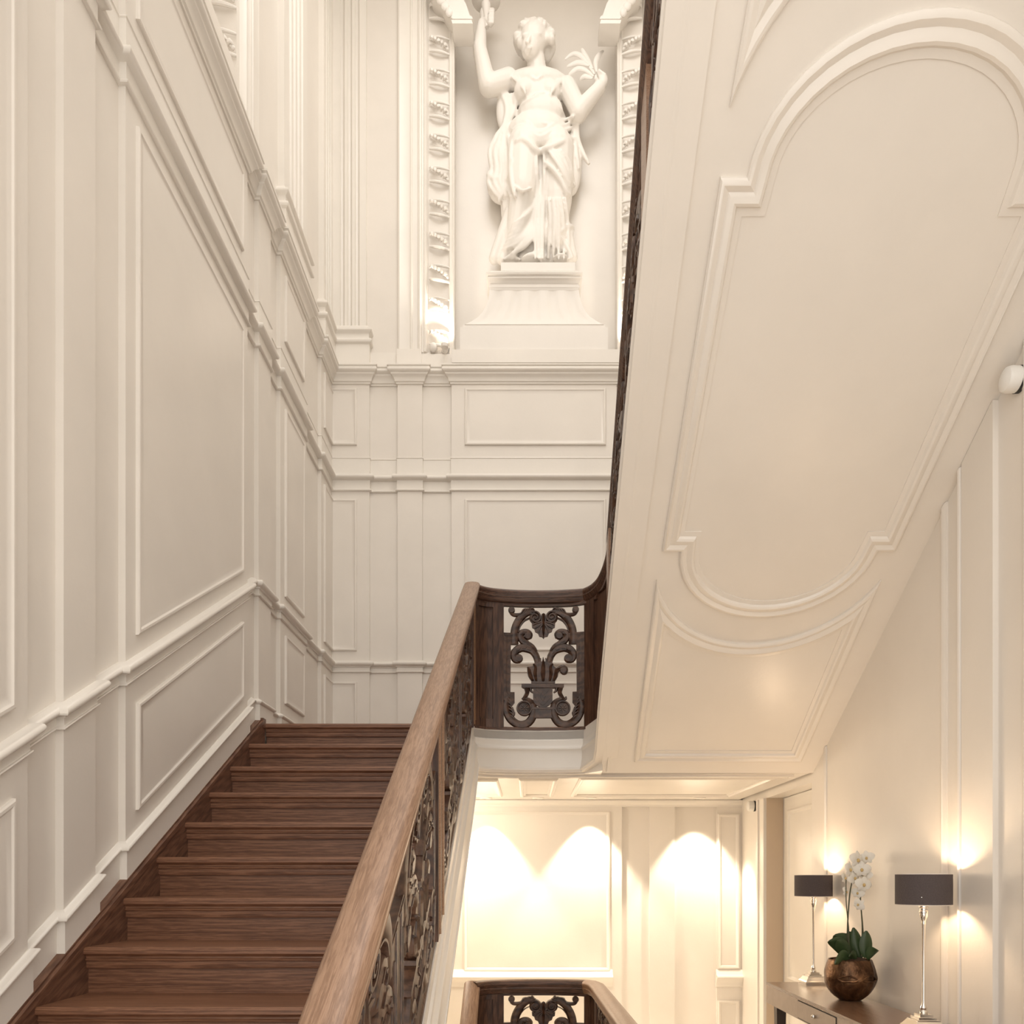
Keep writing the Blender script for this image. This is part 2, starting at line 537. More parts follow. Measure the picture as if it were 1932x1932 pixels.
# husks on the far jamb of the left niche, facing the stairs
for k in range(4):
    o = bpy.data.objects.new('carved_husk', bpy.data.objects['carved_husk'].data)
    COL.objects.link(o); o.parent = wall_left
    o.location = (XL - 0.08, NY1, 4.86 + 0.278 * k + E)
# scroll brackets where the niche arch springs
def bracket(sgn, xc):
    mb = MB()
    def Q(a, b, h): return (xc + sgn * a, YF + 0.02 - h, b)
    body = [(-0.17, 7.72), (-0.17, 7.45), (-0.145, 7.40), (-0.06, 7.31), (0.03, 7.18), (0.05, 7.13), (0.19, 7.13), (0.19, 7.17), (0.14, 7.32), (0.03, 7.50), (0.0, 7.72)]
    mb.prism(body, Q, 0.0, 0.16)
    o = mk('scroll_bracket', mb, PLASTER, wall_back, smooth=0)
    mb = MB()
    for z0, z1, d in ((7.125, 7.155, 0.185), (7.175, 7.20, 0.175)):
        mb.prism([(0.03, z0), (0.20, z0), (0.19, z1), (0.02, z1)], Q, 0.0, d)
    mk('bracket_cap', mb, PLASTER, wall_back, smooth=0)
    leaf = MB()
    for k in range(5):
        t = k / 4
        leaf.ell(Q(-0.13 + 0.13 * t, 7.44 - 0.20 * t, 0.165), (0.05 - 0.02 * t, 0.02, 0.04), 10, 6)
    mk('bracket_leaf', leaf, PLASTER, wall_back)
bracket(1, -0.66)
bracket(-1, 0.80)

# ------------------------------------------------------------------ left stair flight
flight = thing('staircase', 'dark oak stair flight rising along the cream panelled wall to the landing', 'staircase', (-0.99, 1.2, ZFL))
XS0, XS1 = -1.645, -0.345
tread_prof = [(0.0, -0.004), (-0.004, -0.010), (-0.004, -0.024), (0.002, -0.030), (0.03, -0.030), (0.345, -0.030), (0.345, 0.0), (0.004, 0.0)]
tread0 = riser0 = nose0 = None
def step_part(proto, name, prof, x0, x1, mat, dy, dz):
    if proto is None:
        mb = MB().rings([[(x, YN + a, ZN + b) for a, b in prof] for x in (x0, x1)])
        return mk(name, mb, mat, flight, smooth=30)
    o = proto.copy(); COL.objects.link(o); o.parent = flight
    o.location = (0, dy, dz)
    return o
for i in range(14):
    dy, dz = -T * i, -T * S * i
    t = step_part(tread0, 'tread', tread_prof, XS0, XS1, OAK_STEP, dy, dz)
    n = step_part(nose0, 'nosing_moulding', [(0.010, -0.0302), (0.036, -0.0302), (0.036, -0.080), (0.018, -0.080), (0.016, -0.076), (0.016, -0.054), (0.010, -0.051), (0.009, -0.046), (0.014, -0.042), (0.014, -0.036)], XS0, XS1, OAK_STEP, dy, dz)
    r = step_part(riser0, 'riser', [(0.030, -0.0305), (0.05, -0.0305), (0.05, -T * S - 0.0), (0.030, -T * S)], XS0, XS1, OAK_STEP, dy, dz)
    if i == 0:
        tread0, nose0, riser0 = t, n, r
# wall string with a bead along its top
ys = [1.15, 4.935]
poly = [(ys[0], znos(ys[0]) + 0.035), (ys[1], znos(ys[1]) + 0.035), (ys[1] + 0.04, znos(ys[1]) + 0.035), (ys[1] + 0.04, znos(ys[1]) - 0.25), (ys[0], max(ZFL + 0.002, znos(ys[0]) - 0.30))]
mk('wall_string', MB().prism(poly, lambda a, b, h: (h, a, b), -1.695, XS0), OAK_STRING, flight, smooth=0)
mb = MB()
for x0, x1, d0, d1 in ((-1.652, -1.640, 0.010, 0.036), (-1.70, -1.655, 0.034, 0.044)):
    mb.prism([(ys[0], znos(ys[0]) + d0), (ys[1], znos(ys[1]) + d0), (ys[1], znos(ys[1]) + d1), (ys[0], znos(ys[0]) + d1)], lambda a, b, h: (h, a, b), x0, x1)
mk('string_bead', mb, OAK_STRING, flight, smooth=0)
mk('string_cap', MB().box(-1.698, XS0 + 0.004, 4.93, 4.982, 0.93, 0.988), OAK_STRING, flight, smooth=0)
# plastered underside of the flight
poly = [(1.15, ZFL + 0.002), (1.45, ZFL + 0.002), (5.06, znos(5.06) - 0.27), (5.06, znos(5.06) - 0.21), (4.9, znos(4.9) - 0.21), (1.15, znos(1.15) - 0.21)]
mk('underside', MB().prism(poly, lambda a, b, h: (h, a, b), -1.69, -0.36), PAINT, flight, smooth=0)

# ------------------------------------------------------------------ landing
landing = thing('stair_landing', 'half landing floor slab with cream moulded edge below the far balustrade', 'landing', (0.05, 5.9, ZC))
EDGE = [(-0.34, 4.985), (-0.27, 5.04), (-0.12, 5.075), (0.06, 5.088), (0.24, 5.078), (0.355, 5.052)]
outl = EDGE + [(0.46, 4.90), (0.47, 5.1), (1.78, 5.02), (1.79, YF - 0.035), (XL + 0.035, YF - 0.035), (XL + 0.035, 5.07), (-0.40, 5.07), (-0.40, 4.99)]
mk('slab', MB().prism(outl, lambda a, b, h: (a, b, h), ZC + 0.002, ZN - 0.03), PAINT, landing, smooth=0)
mk('floorboards', MB().prism([(p[0], p[1] + 0.01) for p in outl[:6]] + [(0.46, 5.1), (1.76, 5.1), (1.77, YF - 0.04), (XL + 0.04, YF - 0.04), (XL + 0.04, 5.29), (-0.40, 5.29)], lambda a, b, h: (a, b, h), ZN - 0.029, ZN - 0.001), OAK_STEP, landing, smooth=0)

# ------------------------------------------------------------------ upper flight (returns towards the camera)
def XU(Y): return 0.0173 * (Y - 4.85)
upper = thing('staircase', 'upper stair flight with cream panelled sloping underside above the console table', 'staircase', (1.1, 3.0, 1.0))
YU0 = 0.6
# sloping slab, stepped on top
stp = []
ny = 14
for k in range(ny + 1):
    yy = 4.95 - T * k
    zz = ZN + T * SU * k
    stp += [(yy, zz), (yy, zz + T * SU)]
poly = [(5.0, zsof(5.0))] + [(5.0, ZN)] + stp + [(YU0, stp[-1][1]), (YU0, zsof(YU0))]
mb = MB()
n = len(poly)
vs = [(0.455 + XU(a), a, b) for a, b in poly] + [(XR(a) + 0.0, a, b) for a, b in poly]
mb.add(vs, [tuple(range(n)), tuple(range(n, 2 * n))] + [(i, (i + 1) % n, n + (i + 1) % n, n + i) for i in range(n)])
mk('sloping_soffit', mb, PAINT, upper, smooth=0)

# soffit panels: rays through photo points met with the soffit plane give plan points
def soff(x, y):
    u, v = (x - CX) / F, (CY - y) / F
    Y = (ZC + SU * 5.0) / (v + SU)
    return (u * Y, Y)
NS = Vector((0, -SU, -1)).normalized()
def SM(a, b, h, i=0):
    return (a + NS.x * h, b + NS.y * h, zsof(b) + NS.z * h)
def catmull(pts, n=6):
    out = []
    P = [pts[0]] + list(pts) + [pts[-1]]
    for i in range(1, len(P) - 2):
        for k in range(n):
            t = k / n
            out.append(tuple(0.5 * ((2 * P[i][c]) + (-P[i - 1][c] + P[i + 1][c]) * t + (2 * P[i - 1][c] - 5 * P[i][c] + 4 * P[i + 1][c] - P[i + 2][c]) * t * t + (-P[i - 1][c] + 3 * P[i][c] - 3 * P[i + 1][c] + P[i + 2][c]) * t ** 3) for c in range(len(P[i]))))
    out.append(tuple(pts[-1]))
    return out
# profile of the soffit bolection: (o, h) with o to the outside
BOL = [(0.0, -0.004), (0.0, 0.010), (-0.006, 0.016), (-0.014, 0.018), (-0.022, 0.014), (-0.030, 0.010), (-0.040, 0.016), (-0.052, 0.020), (-0.060, 0.016), (-0.066, 0.006), (-0.085, 0.004), (-0.085, -0.004)]
# main field
xl0, yl0 = soff(1249, 1040); xr0, yr0 = soff(1690, 1036)
ysh0 = (yl0 + yr0) / 2
xl1, yl1 = soff(1350, 333)
ysh1 = yl1
xa0 = soff(1283, 1040)[0]; xa1 = soff(1656, 1036)[0]
cxm = (xl0 + xr0) / 2
hw = (xr0 - xl0) / 2
ha = (xa1 - xa0) / 2
ybot = soff(1430, 1163)[1]
ytop = soff(1700, 12)[1]
sk = 0.0173
def arcpts(cx, cy, rx, ry, a0, a1, n=22):
    return [(cx + rx * math.cos(math.radians(a0 + (a1 - a0) * i / n)), cy + ry * math.sin(math.radians(a0 + (a1 - a0) * i / n))) for i in range(n + 1)]
main = [(cxm - hw, ysh0), (cxm - ha, ysh0)] + arcpts(cxm, ysh0, ha, ybot - ysh0, 180, 0)[1:-1] + [(cxm + ha, ysh0), (cxm + hw, ysh0), (cxm + hw, ysh1), (cxm + ha, ysh1)] + arcpts(cxm, ysh1, ha, ysh1 - ytop, 0, -180)[1:-1] + [(cxm - ha, ysh1), (cxm - hw, ysh1)]
main = [(a + sk * (b - ysh0), b) for a, b in main]
def frame(poly, prof, parent, name, mp=SM, mat=None):
    if area2(poly) < 0:
        poly = poly[::-1]
    mk(name, sweep(MB(), poly, prof, mp, closed=True), mat or PAINT, parent, smooth=30)
frame(main, BOL, upper, 'panel_moulding')
# lower spandrel field with its concave top
pl, pr_ = soff(1238, 1098), soff(1664, 1088)
bl, br_ = soff(1196, 1436), soff(1512, 1434)
mida = soff(1430, 1213)[1]
ye = (pl[1] + pr_[1]) / 2
ca = math.degrees(math.asin(min(0.9, (ye - ysh0) / (mida - ysh0))))
rx2 = (pr_[0] - pl[0]) / 2 / math.cos(math.radians(ca))
low = arcpts((pl[0] + pr_[0]) / 2, ysh0, rx2, mida - ysh0, 180 - ca, ca, 22) + [(br_[0], br_[1]), (bl[0], bl[1])]
def side_off(p, q, d, inward):
    """line p-q moved by d towards the point inward"""
    dx, dy = q[0] - p[0], q[1] - p[1]
    l = math.hypot(dx, dy)
    n_ = (-dy / l, dx / l)
    if (inward[0] - p[0]) * n_[0] + (inward[1] - p[1]) * n_[1] < 0:
        n_ = (-n_[0], -n_[1])
    return (p[0] + n_[0] * d, p[1] + n_[1] * d), n_
def spandrel(parent, tr):
    """each profile line is the arc and the three sides moved inward by the same amount and met again"""
    xc_ = (pl[0] + pr_[0]) / 2
    mid_pt = (xc_, (mida + bl[1]) / 2)
    rings_ = []
    for o, h in BOL:
        d = -o
        ends = []
        for p, q, lo_a, hi_a in ((pl, bl, 179.0, 100.0), (pr_, br_, 1.0, 80.0)):
            c_, n_ = side_off(p, q, d, mid_pt)
            a_, b_ = lo_a, hi_a
            for _ in range(40):
                m2_ = (a_ + b_) / 2
                x_ = xc_ + (rx2 + d) * math.cos(math.radians(m2_)); y_ = ysh0 + (mida - ysh0 + d) * math.sin(math.radians(m2_))
                if (x_ - c_[0]) * n_[0] + (y_ - c_[1]) * n_[1] < 0: a_ = m2_
                else: b_ = m2_
            ends.append(m2_)
        ring = arcpts(xc_, ysh0, rx2 + d, mida - ysh0 + d, ends[0], ends[1], 24)
        yb_ = (bl[1] + br_[1]) / 2 - d
        for p, q in ((pr_, br_), (pl, bl)):
            c_, n_ = side_off(p, q, d, mid_pt)
            ring.append((c_[0] - (yb_ - c_[1]) * n_[1] / n_[0], yb_))
        rings_.append([SM(*tr(*p), h) for p in ring])
    mk('panel_moulding', MB().rings(rings_, caps=False), PAINT, parent, smooth=30)
spandrel(upper, lambda a, b: (a, b))
# upper spandrel: mirror of the lower one about the middle of the main field
ymid = (ysh0 + ysh1) / 2
spandrel(upper, lambda a, b: (a + 2 * sk * (ymid - b), 2 * ymid - b))

# ------------------------------------------------------------------ moulded outer string, one continuous run
SP = [(0, 0), (0.0, -0.066), (0.006, -0.069), (0.010, -0.075), (0.010, -0.10), (0.016, -0.116), (0.026, -0.126), (0.028, -0.134), (0.024, -0.142), (0.020, -0.150), (0.020, -0.165), (0.022, -0.20), (0.030, -0.235), (0.034, -0.250), (0.040, -0.253), (0.040, -0.268), (0.034, -0.272), (0.030, -0.282), (-0.10, -0.282), (-0.10, 0)]
spath = [(-0.34, 1.05, znos(1.05) - 0.004)] + [(-0.34, 4.6, znos(4.6) - 0.004), (-0.34, 4.90, 0.945)] + [(x, y, 0.948) for x, y in EDGE]
na = len(spath)
spath += [(0.44, 4.90, 0.99), (0.444, 4.80, 1.01 + SU * 0.05)] + [(0.44 + XU(y), y, 1.01 + SU * (4.85 - y)) for y in (4.5, 3.5, 2.5, 1.5, YU0)]
spm = lambda a, b, u, i: (a, b, spath[i][2] + u)
mk('outer_string', sweep(MB(), spath, SP, spm, rng=(0, 3)), PAINT, flight, smooth=30)
mk('landing_fascia', sweep(MB(), spath, SP, spm, rng=(3, na - 1)), PAINT, landing, smooth=30)
mk('outer_string', sweep(MB(), spath, SP, spm, rng=(na - 1, len(spath) - 1)), PAINT, upper, smooth=30)
# beads on the soffit beside the string
mb = MB()
for o0, w_, h_ in ((0.0, 0.030, 0.012), (0.036, 0.022, 0.008)):
    pth = [(0.452 + o0 + XU(y), y) for y in (4.98, 0.6)]
    for (x0, y0), (x1, y1) in zip(pth, pth[1:]):
        rr = []
        for x, y in ((x0, y0), (x1, y1)):
            rr.append([SM(x, y, -0.003), SM(x + w_ * 0.1, y, h_ * 0.8), SM(x + w_ * 0.5, y, h_), SM(x + w_ * 0.9, y, h_ * 0.7), SM(x + w_, y, -0.003)])
        mb.rings(rr)
mk('soffit_bead', mb, PAINT, upper, smooth=40)

# landing underside: sunk coffers framed by mouldings
def CM(a, b, h, i=0): return (a, b, ZC + 0.002 - h)
COF = [(0.0, -0.004), (0.0, 0.012), (-0.010, 0.020), (-0.022, 0.020), (-0.030, 0.010), (-0.045, 0.008), (-0.045, -0.004)]
for x0, x1, y0, y1 in ((-1.30, -0.20, 5.30, 6.35), (-0.06, 0.20, 5.26, 6.35), (0.34, 1.62, 5.20, 6.35)):
    frame([(x0, y0), (x1, y0), (x1, y1), (x0, y1)], COF, landing, 'coffer_moulding', CM)
frame([(x, y + 0.055) for x, y in EDGE] + [(1.70, 5.08), (1.70, 5.15), (-0.34, 5.15)], [(0, -0.004), (0, 0.014), (-0.012, 0.018), (-0.02, 0.008), (-0.02, -0.004)], landing, 'edge_moulding', CM)

# ------------------------------------------------------------------ lower hall end wall (under the landing)
def wbl(a, b, h): return (a, YF - h, b)
for x0, x1, nm in ((-1.67, 0.80, 'wall_bay'), (1.035, 1.25, 'pilaster_strip'), (1.61, XR(YF), 'wall_bay')):
    mk(nm, MB().box(x0, x1, YF - 0.03, YF + 0.01, ZFL + 0.001, ZC), PAINT, wall_back, smooth=0)
pnl = [(0, -0.004), (0.0, 0.012), (0.010, 0.018), (0.022, 0.014), (0.030, 0.004), (0.06, 0.004)]
mk('panel', raised([(-0.545, -0.80), (0.70, -0.80), (0.70, 0.56), (-0.545, 0.56)], lambda a, b, h: wbl(a, b, 0.03 + h), pnl), PAINT, wall_back)
mk('panel', raised([(-1.55, -0.80), (-0.70, -0.80), (-0.70, 0.56), (-1.55, 0.56)], lambda a, b, h: wbl(a, b, 0.03 + h), pnl), PAINT, wall_back)
mk('panel', raised([(1.615, -0.78), (1.80, -0.78), (1.80, 0.54), (1.615, 0.54)], lambda a, b, h: wbl(a, b, 0.03 + h), pnl), PAINT, wall_back)
mk('panel', raised([(1.615, -1.36), (1.80, -1.36), (1.80, -1.05), (1.615, -1.05)], lambda a, b, h: wbl(a, b, 0.03 + h), pnl), PAINT, wall_back)
# sloping sill under the big panel and dado ledge
for x0, x1 in ((-1.62, 0.72), (1.60, XR(YF))):
    sill = [(0.02, -0.795), (0.036, -0.785), (0.062, -0.83), (0.085, -0.832), (0.092, -0.845), (0.085, -0.858), (0.07, -0.872), (0.05, -0.90), (0.045, -0.93), (0.02, -0.94)]
    mk('dado_ledge', MB().rings([[wbl(x, u, o) for o, u in sill] for x in (x0, x1)]), PAINT_W, wall_back, smooth=30)
cov = [(0.0, 0.60), (0.036, 0.60), (0.040, 0.615), (0.05, 0.625), (0.062, 0.640), (0.066, 0.654), (0.0, 0.654)]
mk('ceiling_cove', MB().rings([[wbl(x, u, o) for o, u in cov] for x in (XL + 0.035, XR(YF))]), PAINT_W, wall_back, smooth=30)
mk('baseboard', MB().box(XL + 0.04, XR(YF), YF - 0.05, YF - 0.02, ZFL + 0.001, ZFL + 0.18), PAINT_W, wall_back, smooth=0)

# recessed downlights, three lit and one off
DLX = (-0.345, 0.085, 0.52, 1.425)
for k, x in enumerate(DLX):
    lb = ['recessed ceiling downlight at the left end of the hall, beside the stair string',
          'unlit recessed ceiling downlight between two lit ones above the balustrade',
          'recessed ceiling downlight casting the middle scallop of light on the hall wall',
          'recessed ceiling downlight nearest the door at the right end of the hall'][k]
    d = thing('downlight', lb, 'downlight', (x, 6.592, ZC), 'recessed hall downlights')
    ring = MB().lathe([(0.050, 0.003), (0.052, -0.003), (0.046, -0.006), (0.036, -0.004), (0.034, 0.003)], (x, 6.592, ZC), 24)
    mk('trim_ring', ring, PAINT_W, d)
    if k != 1:
        ld = bpy.data.lights.new('downlight_lamp', 'SPOT')
        ld.energy = 88
        ld.color = (1.0, 0.85, 0.66)
        ld.spot_size = math.radians(78)
        ld.spot_blend = 0.38
        ld.shadow_soft_size = 0.025
        lo = bpy.data.objects.new('downlight_lamp', ld)
        COL.objects.link(lo)
        lo.parent = d
        lo.location = (0, 0, -0.012)
    mk('lamp_lens', MB().lathe([(0.034, 0.0), (0.034, -0.002), (0.001, -0.002)], (x, 6.592, ZC), 20), PAINT_W, d)

# unseen fill lamp, added behind the left flight to brighten the lower hall
hl = thing('hall_fill_light', 'added out-of-view fill lamp under the landing, behind the stair flight', 'light', (-0.95, 5.95, ZC))
mk('fill_lamp_base', MB().lathe([(0.12, 0.002), (0.12, -0.015), (0.10, -0.02), (0.02, -0.02)], (-0.95, 5.95, ZC), 28), PAINT_W, hl)
ld = bpy.data.lights.new('hall_fill_lamp', 'POINT')
ld.energy = 27; ld.color = (1.0, 0.87, 0.70); ld.shadow_soft_size = 0.09
lo = bpy.data.objects.new('hall_fill_lamp', ld)
COL.objects.link(lo); lo.parent = hl; lo.location = (0, 0, -0.13)

# ------------------------------------------------------------------ right wall with a door recess
def Rm(a, b, h): return (XR(a) - h, a, b)
m = MB()
DY0, DY1, DZ = 5.03, 6.03, 0.60
def rbox(mb, y0, y1, z0, z1, h0, h1):
    mb.add([Rm(y, z, h) for h in (h0, h1) for (y, z) in ((y0, z0), (y1, z0), (y1, z1), (y0, z1))],
           [(0, 1, 2, 3), (4, 7, 6, 5), (0, 4, 5, 1), (1, 5, 6, 2), (2, 6, 7, 3), (3, 7, 4, 0)])
    return mb
rbox(m, 0.3, DY0, ZFL, ZT, -0.35, 0.0)
rbox(m, DY1, YF + 0.3, ZFL, ZT, -0.35, 0.0)
rbox(m, DY0, DY1, DZ, ZT, -0.35, 0.0)
wall_right = mk('wall_right', m, PAINT, kind='structure', smooth=0)
tag(wall_right, 'cream wall with tall panel mouldings behind the console table')
door = thing('door_1', 'cream panelled door set in the recess left of the console table', 'door', (1.95, 5.5, ZFL))
door['kind'] = 'structure'
del door['category']
mk('leaf', rbox(MB(), DY0 + 0.004, DY1 - 0.012, ZFL + 0.004, DZ - 0.004, -0.17, -0.128), PAINT_W, door, smooth=0)
for z0, z1 in ((-1.35, -0.85), (-0.76, 0.50)):
    mk('panel', raised([(DY0 + 0.12, z0), (DY1 - 0.12, z0), (DY1 - 0.12, z1), (DY0 + 0.12, z1)], lambda a, b, h: Rm(a, b, -0.128 + h), [(0, -0.004), (0.0, 0.008), (0.012, 0.014), (0.024, 0.012), (0.034, -0.0), (0.07, 0.002)]), PAINT_W, door)
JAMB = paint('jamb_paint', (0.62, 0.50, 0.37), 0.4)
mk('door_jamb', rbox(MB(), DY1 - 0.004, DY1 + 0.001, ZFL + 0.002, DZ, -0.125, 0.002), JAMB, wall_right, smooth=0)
for y0, y1, h in ((DY1 + 0.01, DY1 + 0.13, 0.022), (DY1 + 0.13, DY1 + 0.17, 0.034)):
    mk('architrave', rbox(MB(), y0, y1, ZFL + 0.002, DZ - 0.002, -0.01, h), PAINT_W, wall_right, smooth=0)
# panel mouldings: long vertical members stop against the sloping soffit
def vmould(y, w, h, name='panel_moulding', z0=None, z1=None):
    pts = [(y - w / 2, -0.004), (y - w / 2, h * 0.5), (y - w * 0.3, h * 0.9), (y, h), (y + w * 0.22, h * 0.55), (y + w * 0.5, h * 0.4), (y + w / 2, -0.004)]
    za = ZFL + 0.25 if z0 is None else z0
    rr = [[Rm(a, za, d) for a, d in pts], [Rm(a, (zsof(a) - 0.004) if z1 is None else z1, d) for a, d in pts]]
    mk(name, MB().rings(rr), PAINT, wall_right, smooth=30)
vmould(4.78, 0.04, 0.012)
vmould(3.375, 0.055, 0.016)
mk('pilaster_strip', MB().add([Rm(y, z, h) for h in (-0.01, 0.022) for (y, z) in ((2.98, ZFL + 0.01), (3.20, ZFL + 0.01), (3.20, zsof(3.20) - 0.003), (2.98, zsof(2.98) - 0.003))], [(0, 1, 2, 3), (4, 7, 6, 5), (0, 4, 5, 1), (1, 5, 6, 2), (2, 6, 7, 3), (3, 7, 4, 0)]), PAINT, wall_right, smooth=0)
vmould(3.225, 0.03, 0.026)
vmould(2.80, 0.05, 0.016)

# ceiling-level motion sensors
SENS = plain('sensor_plastic', (0.82, 0.80, 0.76), 0.35, var=0.01)
SENSB = plain('sensor_black', (0.02, 0.02, 0.02), 0.5)
def sensor(x, y, Y, r, label):
    c = Vector(((x - CX) / F * Y, Y, (CY - y) / F * Y))
    xw = XR(Y)
    t = thing('wall_speaker', label, 'speaker', (xw, Y, c.z), 'small round wall speakers')
    def ringat(d, rr): return [(xw - d, Y + rr * math.cos(2 * math.pi * j / 20), c.z + rr * math.sin(2 * math.pi * j / 20)) for j in range(20)]
    mk('backplate', MB().rings([ringat(-0.002, r), ringat(0.012, r * 1.02), ringat(0.016, r)]), SENSB, t)
    mk('housing', MB().rings([ringat(0.0155, r * 0.98), ringat(0.044, r), ringat(0.058, r * 0.90), ringat(0.065, r * 0.6), ringat(0.068, 0.1 * r)]), SENS, t)
sensor(1905, 716, 2.84, 0.044, 'round white wall fitting high on the wall beneath the sloping soffit')
sensor(1436, 1521, 6.35, 0.042, 'round white wall fitting above the door frame at the end of the hall')
# --- END STRUCTURE ---

# ------------------------------------------------------------------ carved openwork, drawn once in panel units
# panel units: the landing panel runs x 515..1380 (left to right) and y 480..1790 (top to bottom)
PXC = 940.0
def spiral(cx, cy, r0, r1, a0, turns, n=28):
    return [(cx + (r0 + (r1 - r0) * i / n) * math.cos(a0 + turns * 2 * math.pi * i / n), cy + (r0 + (r1 - r0) * i / n) * math.sin(a0 + turns * 2 * math.pi * i / n)) for i in range(n + 1)]

def ribbon(mb, path, widths, depth, mp, n=8):
    """flattened tapering member lying in the panel plane, rounded on both faces"""
    m_ = len(path)
    if not hasattr(widths, '__len__'):
        widths = [widths] * m_
    if len(widths) != m_:
        w0 = widths
        widths = []
        for i in range(m_):
            t = i / (m_ - 1) * (len(w0) - 1)
            k = min(int(t), len(w0) - 2)
            widths.append(w0[k] + (w0[k + 1] - w0[k]) * (t - k))
    rr = []
    for i, p in enumerate(path):
        q0, q1 = path[max(i - 1, 0)], path[min(i + 1, m_ - 1)]
        dx, dy = q1[0] - q0[0], q1[1] - q0[1]
        l = math.hypot(dx, dy) or 1
        nx, ny_ = -dy / l, dx / l
        w = widths[i]
        rr.append([mp(p[0] + nx * w * math.cos(2 * math.pi * j / n), p[1] + ny_ * w * math.cos(2 * math.pi * j / n), depth * math.sin(2 * math.pi * j / n)) for j in range(n)])
    mb.rings(rr)

def disc(mb, cx, cy, r, d, mp, n=20):
    def ring(k, h): return [mp(cx + r * k * math.cos(2 * math.pi * j / n), cy + r * k * math.sin(2 * math.pi * j / n), h) for j in range(n)]
    mb.rings([ring(0.05, -d), ring(0.85, -d), ring(1.0, -d * 0.6), ring(1.0, d * 0.6), ring(0.85, d), ring(0.05, d)])

def plate(mb, poly, d, mp):
    mb.prism(poly, lambda a, b, h: mp(a, b, h), -d, d)

def mirror(pts): return [(2 * PXC - x, y) for x, y in pts]

def carve_arch(mp):
    mb = MB()
    arch = catmull([(630, 885), (628, 770), (645, 690), (685, 612), (735, 560), (795, 532), (850, 548)], 5)
    for f in (lambda p: p, mirror):
        ribbon(mb, f(arch), [42, 44, 44, 42, 40, 30], 0.018, mp)
        sp = spiral(852, 597, 66, 8, -2.2, 1.9, 30)
        c = f([(852, 597)])[0]
        disc(mb, c[0], c[1], 66, 0.010, mp)
        ribbon(mb, f(sp), [14, 12, 9, 7], 0.027, mp, 6)
        curl = catmull([(720, 560), (660, 570), (612, 565), (590, 535), (600, 500)], 5)
        ribbon(mb, f(curl), [22, 22, 20, 26], 0.017, mp)
        c = f([(598, 520)])[0]
        disc(mb, c[0], c[1], 36, 0.017, mp, 14)
        for k in range(4):
            lf = [(700 + 30 * k, 560 - 12 * k), (722 + 32 * k, 520 - 8 * k), (752 + 30 * k, 505 + 4 * k)]
            ribbon(mb, f(catmull(lf, 3)), [6, 14, 6], 0.024, mp, 6)
        ribbon(mb, f(catmull([(670, 760), (690, 690), (735, 630), (790, 600)], 4)), 7, 0.022, mp, 6)
    return mb

def carve_pendant(mp):
    mb = MB()
    half = [(940, 548), (962, 560), (972, 640), (1020, 655), (1066, 660), (1062, 700), (1040, 712), (1030, 745), (1000, 760), (985, 795), (955, 800)]
    poly = half + [(940, 820)] + mirror(half[1:])[::-1]
    plate(mb, poly, 0.010, mp)
    for f in (lambda p: p, mirror):
        for pts in ([(940, 660), (975, 700), (990, 760)], [(945, 650), (1000, 690), (1035, 715)], [(950, 645), (1010, 655), (1050, 680)]):
            ribbon(mb, f(catmull(pts, 4)), [8, 17, 5], 0.021, mp, 6)
    ribbon(mb, [(940, 560), (940, 640), (940, 730), (940, 810)], [14, 20, 18, 5], 0.024, mp, 8)
    return mb

def carve_side(mp, sides=(lambda p: p, mirror)):
    mb = MB()
    poly = [(505, 768), (672, 768), (655, 888), (590, 888), (585, 1400), (630, 1400), (630, 1510), (604, 1545), (505, 1480)]
    for f in sides:
        plate(mb, f(poly), 0.013, mp)
        ribbon(mb, f([(548, 790), (546, 900), (544, 1380), (560, 1420)]), 10, 0.019, mp, 6)
        ribbon(mb, f([(575, 890), (572, 1395)]), 6, 0.019, mp, 6)
        ribbon(mb, f([(520, 790), (640, 790), (630, 870)]), 8, 0.018, mp, 6)
    return mb

def carve_cscroll(mp):
    mb = MB()
    body = catmull([(565, 1455), (545, 1530), (552, 1620), (600, 1700), (680, 1745), (765, 1730), (820, 1665), (836, 1580), (812, 1505), (750, 1470)], 5)
    for f in (lambda p: p, mirror):
        ribbon(mb, f(body), [38, 44, 46, 44, 44, 42, 34, 26], 0.018, mp)
        c = f([(735, 1568)])[0]
        disc(mb, c[0], c[1], 78, 0.008, mp, 22)
        ribbon(mb, f(spiral(735, 1568, 76, 70, 0, 1.02, 24)), 13, 0.022, mp, 6)
        for k in range(8):
            a = 2 * math.pi * k / 8
            ribbon(mb, [(c[0] + r * math.cos(a), c[1] + r * math.sin(a)) for r in (10, 26, 44)], [5, 11, 4], 0.019, mp, 6)
        disc(mb, c[0], c[1], 11, 0.022, mp, 8)
        for k in range(6):
            lf = [(548 + 6 * k, 1470 + 36 * k), (578 + 6 * k, 1485 + 36 * k), (588 + 8 * k, 1520 + 34 * k)]
            ribbon(mb, f(catmull(lf, 3)), [6, 12, 5], 0.023, mp, 6)
        knob = f([(620, 1622)])[0]
        disc(mb, knob[0], knob[1], 18, 0.014, mp, 10)
        ribbon(mb, f(catmull([(602, 1560), (612, 1600), (622, 1635), (600, 1660)], 4)), [12, 16, 14, 20], 0.015, mp, 6)
    plate(mb, [(815, 1580), (1065, 1580), (1045, 1672), (835, 1672)], 0.013, mp)
    plate(mb, [(815, 1560), (1065, 1560), (1065, 1584), (815, 1584)], 0.018, mp)
    return mb

